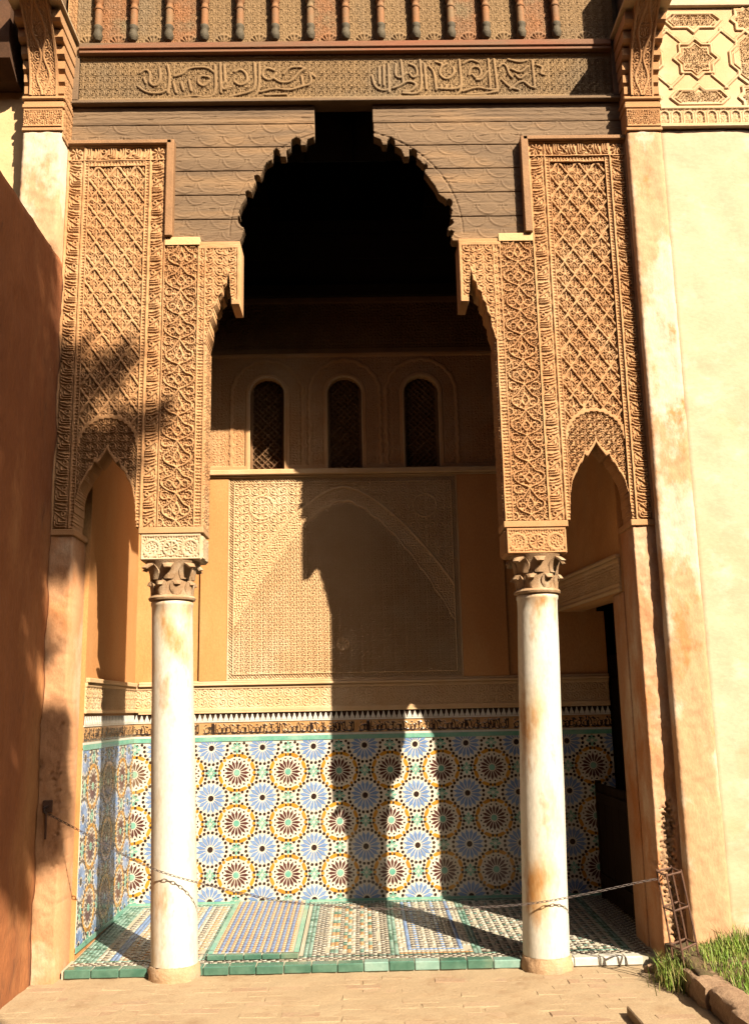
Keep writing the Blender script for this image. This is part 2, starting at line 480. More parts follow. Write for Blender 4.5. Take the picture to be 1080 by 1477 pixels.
# arabesque of the piers: interlaced lobed bands with palmettes, mirrored about the middle
AW, AH = 0.235, 0.345
h_ = AW / 2
ARAB = stroke_tile(AW, AH, 0.0018, [
    ([(h_, .0), (h_ + .022, .012), (h_ + .05, .02), (h_ + .088, .05), (h_ + .086, .088), (h_ + .055, .1), (h_ + .04, .118), (h_ + .018, .15), (h_, .176)], .0054, 1),
    ([(h_, .176), (h_ + .03, .19), (h_ + .058, .2), (h_ + .098, .232), (h_ + .1, .262), (h_ + .07, .282), (h_ + .045, .285), (h_ + .02, .32), (h_, .345)], .0054, 1),
    (arc_pts(h_ + .075, .165, .026, -150, 130), .0055, .9),
    (arc_pts(h_ + .05, .055, .021, 30, 320), .0050, .85),
    (arc_pts(h_ + .052, .24, .020, -30, 260), .0050, .85),
    (arc_pts(h_ + .105, .335, .024, 90, 300), .0050, .85),
    ([(h_, .206), (h_ + .022, .226), (h_ + .026, .25), (h_, .275)], .0060, .95),
    ([(h_, .034), (h_ + .018, .05), (h_ + .024, .075), (h_, .115)], .0060, .95),
    ([(h_ + .1, .1), (h_ + .115, .12), (h_ + .118, .145)], .005, .9),
    ([(h_ + .03, .14), (h_ + .05, .15), (h_ + .06, .135)], .0045, .8),
    ([(h_ + .07, .31), (h_ + .08, .328), (h_ + .06, .34)], .0045, .8),
    ([(h_ + .02, .3), (h_ + .045, .315)], .0045, .8),
    ([(h_, .0), (h_, .034)], .004, .8), ([(h_, .28), (h_, .345)], .004, .7), ([(h_, .12), (h_, .2)], .004, .7),
], mirror=True)
def arab_h(u, v, uc, v0):
    a = sample(ARAB, (u - uc) / AW + .5, (v - v0) / AH)
    g = fill(u - uc + .118, v - v0, .13, LAB1, lo=0.15) * .62
    return np.maximum(a, np.where(a < .15, g, 0))
# kufic-like border letters (run along v)
KW, KH = 0.1, 0.168
KUF = stroke_tile(KW, KH, 0.0016, [
    ([(.012, .012), (.07, .012), (.087, .02), (.088, .045)], .0042, 1),
    ([(.012, .027), (.062, .027), (.074, .034), (.074, .055)], .0042, 1),
    ([(.012, .042), (.055, .042), (.061, .05), (.06, .066)], .0042, 1),
    ([(.02, .06), (.045, .075), (.085, .105)], .0045, 1),
    (arc_pts(.032, .094, .013, 0, 340), .004, 1),
    ([(.012, .115), (.05, .115), (.075, .118), (.09, .128)], .0042, 1),
    ([(.012, .13), (.046, .13), (.07, .14), (.088, .15)], .0042, 1),
    ([(.015, .15), (.035, .148), (.05, .155), (.085, .160)], .0042, 1),
    ([(.086, .06), (.09, .08), (.084, .092)], .0038, .9),
], smooth=1)
KUFT = KUF.T.copy()[::-1]
def border_h(u, v, u0, u1, v0, flip=False, ph=0.0):
    x = (u - u0) / (u1 - u0)
    if flip: x = 1 - x
    a = sample(KUF, np.clip((x - .1) / .8, 0, .999), (v - v0 + ph) / KH)
    edge = 1 - sstep(np.minimum(x, 1 - x), .055, .085)
    inside = ((x > .1) & (x < .9))
    g = fill(u, v, .07, LAB3, lo=.3) * .3
    return np.maximum(edge, np.where(inside, np.maximum(a, g), 0))
def bead_h(u, v, along, across, w_, pitch=.022):
    x = across / w_
    return np.maximum(1 - sstep(np.minimum(x, 1 - x), .1, .2), .8 * sstep(np.sin(along / pitch * 2 * np.pi) * np.sin(x * 3.14) + .5 * sample(LAB3, along / .11, across / .11), .0, .5))
SEBKA = stroke_tile(.13, .186, .0016, [
    ([(.065, .018), (.045, .04), (.038, .06), (.05, .085), (.065, .1)], .0045, .8),
    ([(.065, .1), (.045, .105), (.035, .122), (.05, .145), (.065, .17)], .0045, .75),
    (arc_pts(.03, .093, .012, 0, 300), .004, .7),
    ([(.065, .03), (.065, .16)], .0035, .7),
    ([(.05, .06), (.06, .072)], .0035, .6),
], periodic=(False, False), mirror=True)
def sebka_h(u, v, uc, v0, A=.065, B=.093, deep=1.0):
    x = u - uc; z = v - v0
    p = (x / A + z / B) / 2; q = (x / A - z / B) / 2
    s = 2 * A * B / math.hypot(A, B)
    dp = np.abs(p - np.round(p)) * s; dq = np.abs(q - np.round(q)) * s
    d = np.minimum(dp, dq)
    wob = .0018 * np.cos(z / B * 2 * np.pi * 2)
    rib = 1 - sstep(d + wob + .0012 * sample(LABN, u / .5, v / .5), .0058, .0088)
    # lozenge cell: p,q in a unit cell -> centre at p=.5,q=.5
    cp = p - np.floor(p); cq = q - np.floor(q)
    lx = (cp + cq - 1) * A; lz = (cp - cq) * B
    a = sample(SEBKA, np.clip((lx + .065) / .13, 0, .999), np.clip((lz + .093) / .186, 0, .999))
    g = np.where(d > .014, np.maximum(a, fill(np.abs(lx) + .3, lz + .4, .09, LAB3, lo=.25) * .42), 0)
    return np.maximum(rib, g)
def scroll_h(u, v, period=.13, t=LAB1, lo=0.0):
    return fill(u, v, period, t, lo=lo)

# ------------------------------------------------------------------ ground and forecourt (setting)
def ground():
    n = 60
    g = MB()
    mb = [(-40, -45), (40, -45), (40, 20), (-40, 20)]
    g.add([(x, y, -0.02) for x, y in mb], [(0, 1, 2, 3)])
    o = g.build('ground', M['soil'])
    tag(o, 'dark planted earth of the courtyard around the arcade', 'ground', kind='structure')
    p = relief('forecourt_paving', None, M['ground'], (np.array((1., 0, 0)), np.array((0, 1., 0)), np.array((0, 0, 1.))), 0.0,
               -1.95, 1.74, -2.6, 0.14, 0.03, lambda u, v: lump(u, v, 1.1, .003), thick=.018)
    tag(p, 'dusty brick paving in front of the two marble columns', 'paving', kind='structure')
    # individual worn bricks, just proud of the dust
    meshes = []
    for k in range(5):
        bm = bmesh.new()
        bmesh.ops.create_cube(bm, size=1)
        for q in bm.verts:
            q.co.x *= .198 + rnd.uniform(-.006, .006); q.co.y *= .082 + rnd.uniform(-.004, .004); q.co.z *= .03
            if q.co.z > 0: q.co.z += rnd.uniform(-.003, .002)
        bmesh.ops.bevel(bm, geom=bm.edges[:], offset=.006, segments=1, affect='EDGES')
        me = bpy.data.meshes.new('brick'); bm.to_mesh(me); bm.free()
        me.materials.append(M[('brick_a', 'brick_b', 'brick_a', 'brick_c', 'brick_a')[k]])
        meshes.append(me)
    cnt = 0
    for j in range(13):
        y = -0.02 - j * .094
        for i in range(19):
            x = -1.86 + i * .207 + (j % 2) * .1
            if x > 1.62 or cnt >= 290: continue
            if rnd.random() < .12: continue
            o = bpy.data.objects.new('brick', meshes[rnd.choice([0, 0, 1, 2, 2, 3, 4])])
            col.objects.link(o); o.parent = p
            o.location = (x + rnd.uniform(-.008, .008), y + rnd.uniform(-.006, .006), -.0132 + rnd.uniform(-.0035, .0025))
            o.rotation_euler = (rnd.uniform(-.02, .02), rnd.uniform(-.015, .015), rnd.uniform(-.05, .05))
            cnt += 1
    return p
ground()

# ------------------------------------------------------------------ tiled chamber floor
FZ0, FZ1, FY0, FY1 = 0.05, 0.112, 0.10, 1.69
def fz(y): return FZ0 + (FZ1 - FZ0) * (y - FY0) / (FY1 - FY0)
def floor():
    fb = MB()
    v = [(-1.75, FY0, 0 - .02), (2.4, FY0, -.02), (2.4, 4.0, -.02), (-1.75, 4.0, -.02), (-1.75, FY0, fz(FY0) - .004), (2.4, FY0, fz(FY0) - .004), (2.4, 4.0, fz(4.0) - .004), (-1.75, 4.0, fz(4.0) - .004)]
    fb.add(v, [(0, 3, 2, 1), (4, 5, 6, 7), (0, 1, 5, 4), (1, 2, 6, 5), (2, 3, 7, 6), (3, 0, 4, 7)])
    fl = fb.build('chamber_floor', M['floor_grout'])
    tag(fl, 'floor of the chamber laid with small glazed mosaic tiles', 'floor', kind='structure')
    s = .0265
    names = ['white', 'black', 'blue', 'orange', 'turq', 'green', 'tan', 'deepblue']
    ix = {k: i for i, k in enumerate(names)}
    V = []; Fc = []; Mi = []
    n = 0
    g = random.Random(3)
    nx = int(3.70 / s); ny = int(1.5 / s)
    for i in range(nx):
        x = -1.73 + i * s
        for j in range(ny):
            y = FY0 + .075 + j * s
            # colour by field
            ch = (i + j) % 2
            if j < 1: c = 'black' if i % 2 else 'white'
            elif j < 3: c = 'black' if ch else 'white'
            elif j == 3 and x < 1.55: c = 'turq'
            elif x < -1.62: c = 'turq'
            elif j > ny - 3: c = 'turq'
            elif x < -.98:
                k = int((x + 1.62) / s)
                c = ['white', 'black', 'white', 'blue', 'blue', 'white', 'tan', 'white', 'black', 'white', 'orange', 'white', 'deepblue', 'white', 'black', 'white', 'tan', 'white', 'blue', 'white', 'black', 'white', 'tan', 'white'][k % 24]
                if c in ('black', 'tan', 'orange') and j % 2: c = 'white'
            elif -.98 <= x < -.94 or -.36 <= x < -.30: c = 'turq'
            elif x < -.36: c = None
            elif x < .16:
                b_ = min(x + .30, .16 - x, (j - 4) * s, (ny - 3 - j) * s)
                if b_ < .05: c = 'black' if ch else 'white'
                else:
                    cc = (i // 2 + j // 3) % 3
                    c = ('tan', 'turq', 'white')[cc] if i % 3 else 'white'
                    if (i % 4 == 0): c = 'black' if j % 2 else 'white'
            elif x < .205: c = 'turq'
            elif x < .68:
                b_ = min(x - .205, .68 - x, (j - 4) * s)
                if b_ < .025: c = 'tan'
                elif b_ < .055: c = 'white'
                elif b_ < .085: c = 'blue'
                else: c = ('black' if j % 2 else 'white') if i % 2 else ('blue' if (i // 2) % 3 == 0 and j % 2 else 'white')
            elif x < .73: c = 'turq'
            elif x < 1.58:
                c = ('black' if j % 2 == 0 else 'turq' if (j // 2 + i) % 3 == 0 else 'white') if i % 2 else 'white'
            else: c = 'turq' if x < 1.63 else 'white'
            if x > 1.735 and y < .57: continue
            if x > 1.66: c = 'black' if ch else 'white'
            if c is None or c == 'white' and g.random() < .5: continue
            if c == 'turq' and g.random() < .3: c = 'green'
            e = .0012; t = .0025 + g.uniform(-.0006, .0008)
            x0, x1, y0, y1 = x + e, x + s - e, y + e, y + s - e
            z0, z1 = fz(y0) - .004, fz(y1) - .004
            V += [(x0, y0, z0), (x1, y0, z0), (x1, y1, z1), (x0, y1, z1), (x0, y0, z0 + t), (x1, y0, z0 + t), (x1, y1, z1 + t), (x0, y1, z1 + t)]
            Fc += [(n + 4, n + 5, n + 6, n + 7), (n, n + 1, n + 5, n + 4), (n + 1, n + 2, n + 6, n + 5), (n + 2, n + 3, n + 7, n + 6), (n + 3, n, n + 4, n + 7)]
            Mi += [ix[c]] * 5
            n += 8
    o = np_mesh('mosaic_tiles', np.array(V), np.array(Fc), [M[{'white': 'floor_white', 'black': 'floor_dark', 'turq': 'floor_turq'}.get(k, k)] for k in names], Mi, parent=fl)
    o['kind'] = 'stuff'
    # front row of glazed edge bricks
    x = -1.735
    k = 0
    while x < 1.64:
        L = rnd.uniform(.145, .165)
        m_ = 'green' if x < .75 and rnd.random() < .85 else ('floor_turq' if x < .95 else 'white')
        b = MB()
        b.box(x + .002, min(x + L, 1.66) - .002, FY0 - .012 + rnd.uniform(-.004, .003), FY0 + .072, .004, fz(FY0) + .004 + rnd.uniform(-.003, .003), 0, .005)
        b.build('edge_brick', M[m_], fl, loc=(x + L / 2, FY0, .03))
        x += L
    # low tomb slab
    t = thing('tomb_slab', (-.65, .9, fz(.9)), 'low raised grave slab of blue and white striped mosaic with a green brick edge', 'grave slab')
    b = MB()
    x0, x1, y0, y1, hh = -.925, -.375, .235, 1.62, .026
    vv = [(x0, y0, fz(y0) - .01), (x1, y0, fz(y0) - .01), (x1, y1, fz(y1) - .01), (x0, y1, fz(y1) - .01), (x0, y0, fz(y0) + hh), (x1, y0, fz(y0) + hh), (x1, y1, fz(y1) + hh), (x0, y1, fz(y1) + hh)]
    b.add(vv, [(0, 3, 2, 1), (4, 5, 6, 7), (0, 1, 5, 4), (1, 2, 6, 5), (2, 3, 7, 6), (3, 0, 4, 7)])
    b.build('slab', M['floor_grout'], t)
    for k in range(5):
        b = MB(); a0 = x0 + (x1 - x0) * k / 5; a1 = x0 + (x1 - x0) * (k + 1) / 5
        b.box(a0 + .002, a1 - .002, y0 - .012, y0 + .035, fz(y0) - .002, fz(y0) + hh + .003, 0, .004)
        b.build('edge_brick', M['green'], t)
    for sx in (x0, x1 - .03):
        b = MB()
        ya, yb = y0 + .036, y1 - .001
        za, zb = fz(ya) + hh, fz(yb) + hh
        b.add([(sx, ya, za - .02), (sx + .03, ya, za - .02), (sx + .03, yb, zb - .02), (sx, yb, zb - .02), (sx, ya, za + .004), (sx + .03, ya, za + .004), (sx + .03, yb, zb + .004), (sx, yb, zb + .004)],
              [(0, 3, 2, 1), (4, 5, 6, 7), (0, 1, 5, 4), (1, 2, 6, 5), (2, 3, 7, 6), (3, 0, 4, 7)])
        b.build('edge_strip', M['turq'], t)
    V = []; Fc = []; Mi = []; n = 0
    s2 = .0225
    for i in range(int((x1 - x0 - .064) / s2)):
        for j in range(int((y1 - y0 - .05) / s2)):
            x = x0 + .034 + i * s2; y = y0 + .04 + j * s2
            c = 0 if i % 2 else (1 if (j % 2) else None)
            if i % 2 == 1 and j % 3 == 2: c = 2
            if c is None: continue
            e = .001; t_ = .003
            z0 = fz(y + e) + hh; z1 = fz(y + s2 - e) + hh
            xa, xb, ya, yb = x + e, x + s2 - e, y + e, y + s2 - e
            V += [(xa, ya, z0), (xb, ya, z0), (xb, yb, z1), (xa, yb, z1), (xa, ya, z0 + t_), (xb, ya, z0 + t_), (xb, yb, z1 + t_), (xa, yb, z1 + t_)]
            Fc += [(n + 4, n + 5, n + 6, n + 7), (n, n + 1, n + 5, n + 4), (n + 1, n + 2, n + 6, n + 5), (n + 2, n + 3, n + 7, n + 6), (n + 3, n, n + 4, n + 7)]
            Mi += [c] * 5; n += 8
    o = np_mesh('mosaic_tiles', np.array(V), np.array(Fc), [M['blue'], M['tan'], M['deepblue']], Mi, parent=t)
    o['kind'] = 'stuff'
floor()

# ------------------------------------------------------------------ zellige rosettes (meshes made once, shared)
def poly_tile(V, Fc, Mi, pts, mi, t):
    n = len(V); k = len(pts)
    V += [(p[0], 0.0, p[1]) for p in pts] + [(p[0], -t, p[1]) for p in pts]
    Fc.append(tuple(n + k + i for i in range(k)))
    Mi.append(mi)
    for i in range(k):
        Fc.append((n + i, n + (i + 1) % k, n + k + (i + 1) % k, n + k + i)); Mi.append(mi)
def petal(a, r0, r1, w0, w1, pointed=True):
    ca, sa = math.cos(a), math.sin(a)
    L = [(r0, -w0), (r0 + (r1 - r0) * .62, -w1), (r1, 0 if pointed else -w1 * .6), (r0 + (r1 - r0) * .62, w1), (r0, w0)]
    if not pointed: L.insert(3, (r1, w1 * .6))
    return [(x * ca - y * sa, x * sa + y * ca) for x, y in L]
def ngon(cx, cz, r, n, ph=0.0):
    return [(cx + r * math.cos(ph + 2 * math.pi * i / n), cz + r * math.sin(ph + 2 * math.pi * i / n)) for i in range(n)]
def clip_half(pts, zlo=None, zhi=None):
    def cl(P, f):
        o_ = []
        for i in range(len(P)):
            a, b = P[i], P[(i + 1) % len(P)]
            fa, fb = f(a), f(b)
            if fa >= 0: o_.append(a)
            if (fa >= 0) != (fb >= 0):
                t = fa / (fa - fb); o_.append((a[0] + (b[0] - a[0]) * t, a[1] + (b[1] - a[1]) * t))
        return o_
    if zlo is not None: pts = cl(pts, lambda p: p[1] - zlo)
    if len(pts) >= 3 and zhi is not None: pts = cl(pts, lambda p: zhi - p[1])
    return pts
def mk_mesh(name, polys, mats, zlo=None, zhi=None):
    V = []; Fc = []; Mi = []
    g = random.Random(len(polys))
    for pts, mi in polys:
        pts = clip_half(pts, zlo, zhi)
        if len(pts) >= 3: poly_tile(V, Fc, Mi, pts, mi, .0022 + g.uniform(0, .0008))
    me = bpy.data.meshes.new(name)
    me.from_pydata(V, [], Fc)
    for m_ in mats: me.materials.append(M[m_])
    me.polygons.foreach_set('material_index', Mi)
    bm = bmesh.new(); bm.from_mesh(me); bmesh.ops.recalc_face_normals(bm, faces=bm.faces[:]); bm.to_mesh(me); bm.free()
    return me
NP = 16
blue_polys = [(ngon(0, 0, .0215, 12), 1)] + [(petal(2 * math.pi * (k + .5) / NP, .033, .111, .003, .0135), 0) for k in range(NP)]
mar_polys = [(ngon(0, 0, .0235, 10), 1)] + [(petal(2 * math.pi * k / NP, .030, .097, .003, .0105), 0) for k in range(NP)]
for k in range(NP):
    a = 2 * math.pi * (k + .5) / NP
    mar_polys.append((ngon(.101 * math.cos(a), .101 * math.sin(a), .0085, 4, a), 3))
for k in range(8):
    a0 = 2 * math.pi * (k + .5) / 8
    lens = []
    for s_, r_ in ((-1, 0), (1, 1)):
        pass
    outer = [(.145 - .003 * abs(i) / 3, i * .085) for i in range(-3, 4)]
    inner = [(.117 + .003 * abs(i) / 2, i * .09) for i in range(2, -3, -1)]
    lens = [(r_ * math.cos(a0 + t_), r_ * math.sin(a0 + t_)) for r_, t_ in outer + inner]
    mar_polys.append((lens, 2))
    a1 = 2 * math.pi * k / 8
    mar_polys.append((ngon(.131 * math.cos(a1), .131 * math.sin(a1), .013, 6, a1), 2))
turq_polys = [(petal(2 * math.pi * (k + .5) / 8 + 0, .012, .038, .003, .0085), 0) for k in range(8)]
turq_polys = [(petal(math.pi / 4 * k, .011, .047 if k % 2 == 0 else .038, .003, .0105 if k % 2 == 0 else .0075), 0) for k in range(8)]
PX, PZ = .392, .373
ME_BLUE = mk_mesh('blue_rosette', blue_polys, ['blue', 'black'])
ME_MAR = mk_mesh('maroon_rosette', mar_polys, ['maroon', 'turq', 'orange', 'black'])
ME_TURQ = mk_mesh('turquoise_flower', turq_polys, ['turq'])
def dots_for(x0, x1, z0, z1, mar):
    P = []
    seen = []
    def put(x, z, r):
        if x < x0 + r or x > x1 - r or z < z0 + r or z > z1 - r: return
        for a, b in seen:
            if (a - x) ** 2 + (b - z) ** 2 < .0232 ** 2: return
        seen.append((x, z)); P.append((ngon(x, z, r, 6, rnd.random()), 0))
    nx = int((x1 - x0) / PX) + 3
    ox = math.ceil((x0 - mar[0]) / PX) - 1
    for i in range(ox, ox + nx):
        for j in range(-1, 5):
            bx, bz = mar[0] + (i + .5) * PX, mar[1] + (j + .5) * PZ
            for k in range(24):
                a = 2 * math.pi * (k + .5) / 24; put(bx + .1235 * math.cos(a), bz + .1235 * math.sin(a), .0122)
            for tx, tz in ((mar[0] + (i + .5) * PX, mar[1] + j * PZ), (mar[0] + i * PX, mar[1] + (j + .5) * PZ)):
                for k in range(12):
                    a = 2 * math.pi * (k + .5) / 12; put(tx + .061 * math.cos(a), tz + .061 * math.sin(a), .0115)
            for k in range(28):
                a = 2 * math.pi * (k + .5) / 28; put(mar[0] + i * PX + .162 * math.cos(a), mar[1] + j * PZ + .162 * math.sin(a), .0115)
    return P
def dado(parent, x0, x1, z0, z1, mar, place, rotz):
    """place(x,z) -> world location; rosettes lie in the local XZ plane facing -Y, turned by rotz"""
    base = root_loc(parent)
    cache = {}
    def put(kind, me, polys, mats, x, z, rad):
        zl = zh = None
        if z + rad < z0 or z - rad > z1 or x - .02 < x0 - rad or x + .02 > x1 + rad: return
        if x - rad < x0 or x + rad > x1 or z - rad < z0 or z + rad > z1:
            xl = x0 - x if x - rad < x0 else None; xh = x1 - x if x + rad > x1 else None
            P = []
            for pts, mi in polys:
                pts = clip_half(pts, z0 - z, z1 - z)
                pts = [(p[1], p[0]) for p in pts]
                pts = clip_half(pts, xl, xh) if len(pts) >= 3 else pts
                pts = [(p[1], p[0]) for p in pts]
                if len(pts) >= 3: P.append((pts, mi))
            if not P: return
            key = (kind, round(z - z0, 2), round(x - x0, 2) if xl is not None else 0, round(x1 - x, 2) if xh is not None else 0)
            if key not in cache: cache[key] = mk_mesh(kind, P, mats)
            me = cache[key]
        o = bpy.data.objects.new(kind, me); col.objects.link(o); o.parent = parent
        o.location = Vector(place(x, z)) - base
        o.rotation_euler = (0, 0, rotz)
    i0 = math.floor((x0 - mar[0]) / PX) - 1
    for i in range(i0, i0 + int((x1 - x0) / PX) + 4):
        for j in range(-1, 5):
            put('maroon_rosette', ME_MAR, mar_polys, ['maroon', 'turq', 'orange', 'black'], mar[0] + i * PX, mar[1] + j * PZ, .146)
            put('blue_rosette', ME_BLUE, blue_polys, ['blue', 'black'], mar[0] + (i + .5) * PX, mar[1] + (j + .5) * PZ, .111)
            put('turquoise_flower', ME_TURQ, turq_polys, ['turq'], mar[0] + (i + .5) * PX, mar[1] + j * PZ, .041)
            put('turquoise_flower', ME_TURQ, turq_polys, ['turq'], mar[0] + i * PX, mar[1] + (j + .5) * PZ, .041)
    me = mk_mesh('black_dot_tiles', dots_for(x0, x1, z0, z1, mar), ['black'])
    o = bpy.data.objects.new('black_dot_tiles', me); col.objects.link(o); o.parent = parent
    o.location = Vector(place(0, 0)) - base; o.rotation_euler = (0, 0, rotz); o['kind'] = 'stuff'
# inscription strokes for the tile band: tall verticals, bowls and loops packed in a running hand
def hand_strokes(W_, H_, seed):
    g = random.Random(seed)
    S = []; x = .01
    while x < W_ - .03:
        k = g.choice('vvvbbbllss')
        w_ = .0042
        if k == 'v':
            S.append(([(x, H_ * g.uniform(.1, .2)), (x + g.uniform(-.003, .003), H_ * .9)], w_, 1)); x += g.uniform(.009, .013)
        elif k == 'b':
            S.append(([(x, H_ * .45), (x + .004, H_ * .2), (x + .02, H_ * .12), (x + .04, H_ * .2), (x + .044, H_ * g.uniform(.4, .9))], w_, 1)); x += .03
            S.append(([(x - .02, H_ * .5), (x - .006, H_ * .62), (x + .004, H_ * .5)], w_ * .8, 1))
        elif k == 'l':
            S.append((arc_pts(x + .012, H_ * g.uniform(.35, .75), .010, g.uniform(0, 90), 300), w_ * .9, 1)); S.append(([(x + .002, H_ * .3), (x + .02, H_ * .15), (x + .034, H_ * .18)], w_, 1)); x += .026
        else:
            S.append(([(x, H_ * .8), (x + .014, H_ * .5), (x + .008, H_ * .3), (x + .03, H_ * .14)], w_, 1)); S.append(([(x + .012, H_ * .82), (x + .03, H_ * .72)], w_ * .8, 1)); x += .028
    for q in range(int(W_ / .05)):
        x = q * .05 + g.uniform(0, .02)
        S.append(([(x, H_ * .12), (x + .02, H_ * .06), (x + .045, H_ * .14)], .004, 1))
        S.append(([(x + .01, H_ * g.uniform(.72, .9)), (x + .025, H_ * g.uniform(.6, .9))], .0035, 1))
    return S
BAND_H = .092
BAND = stroke_tile(1.2, BAND_H, .002, hand_strokes(1.2, BAND_H, 4), periodic=(True, False))
def tile_bands(parent, x0, x1, mar, place, rotz, frame, pos, dz=0.0, uoff=0.0):
    """everything between floor and frieze on one wall: edging, dado, green strip, inscription, sawtooth"""
    N = frame[2]
    P = lambda x, z, d: np.array(place(x, z)) + N * d
    def strip(name, m_, z0, z1, d0, d1, n_=1):
        k = (x1 - x0) / n_
        for i in range(n_):
            a, b = x0 + k * i + .001, x0 + k * (i + 1) - .001
            q = []
            for d in (d0, d1):
                q += [P(a, z0, d), P(b, z0, d), P(b, z1, d), P(a, z1, d)]
            mb_ = MB(); mb_.add(q, [(3, 2, 1, 0), (4, 5, 6, 7), (0, 1, 5, 4), (1, 2, 6, 5), (2, 3, 7, 6), (3, 0, 4, 7)])
            mb_.build(name, M[m_], parent)
    strip('grout_bed', 'grout', .10, 1.305, -.02, .004)
    strip('green_edging', 'turq', .095, .125, .0, .010)
    strip('green_edging', 'turq', 1.292, 1.325, .0, .010)
    strip('white_fillet', 'white', 1.3255, 1.34, -.01, .007)
    strip('white_fillet', 'white', 1.4375, 1.447, -.01, .008)
    dado(parent, x0, x1, .126, 1.291, mar, lambda x, z: tuple(P(x, z, .004)), rotz)
    relief('inscription_band', parent, [M['tan'], M['black']], frame, pos + .002, x0, x1, 1.341, 1.437, .004,
           lambda u, v: .004 * sample(BAND, (u + uoff) / 1.2, np.clip((v - 1.342) / BAND_H, 0, .99)), thick=.03,
           midx=lambda u, v, h: (h > .0019).astype(int))
    strip('merlon_backing', 'black', 1.448, 1.505, -.01, .003)
    V = []; Fc = []; Mi = []
    k = int((x1 - x0) / .0405)
    for i in range(k):
        c = x0 + (i + .5) * (x1 - x0) / k
        pts = [(c - .0185, 1.4485), (c + .0185, 1.4485), (c + .0165, 1.462), (c + .010, 1.474), (c + .006, 1.488), (c + .0015, 1.502), (c - .0015, 1.502), (c - .006, 1.488), (c - .010, 1.474), (c - .0165, 1.462)]
        n = len(V); q = len(pts)
        V += [P(a, z, .003) for a, z in pts] + [P(a, z, .007) for a, z in pts]
        Fc.append(tuple(n + q + j for j in range(q)))
        Fc += [(n + j, n + (j + 1) % q, n + q + (j + 1) % q, n + q + j) for j in range(q)]
    mb_ = MB(); mb_.add(V, Fc); o = mb_.build('merlon_tiles', M['white'], parent); o['kind'] = 'stuff'

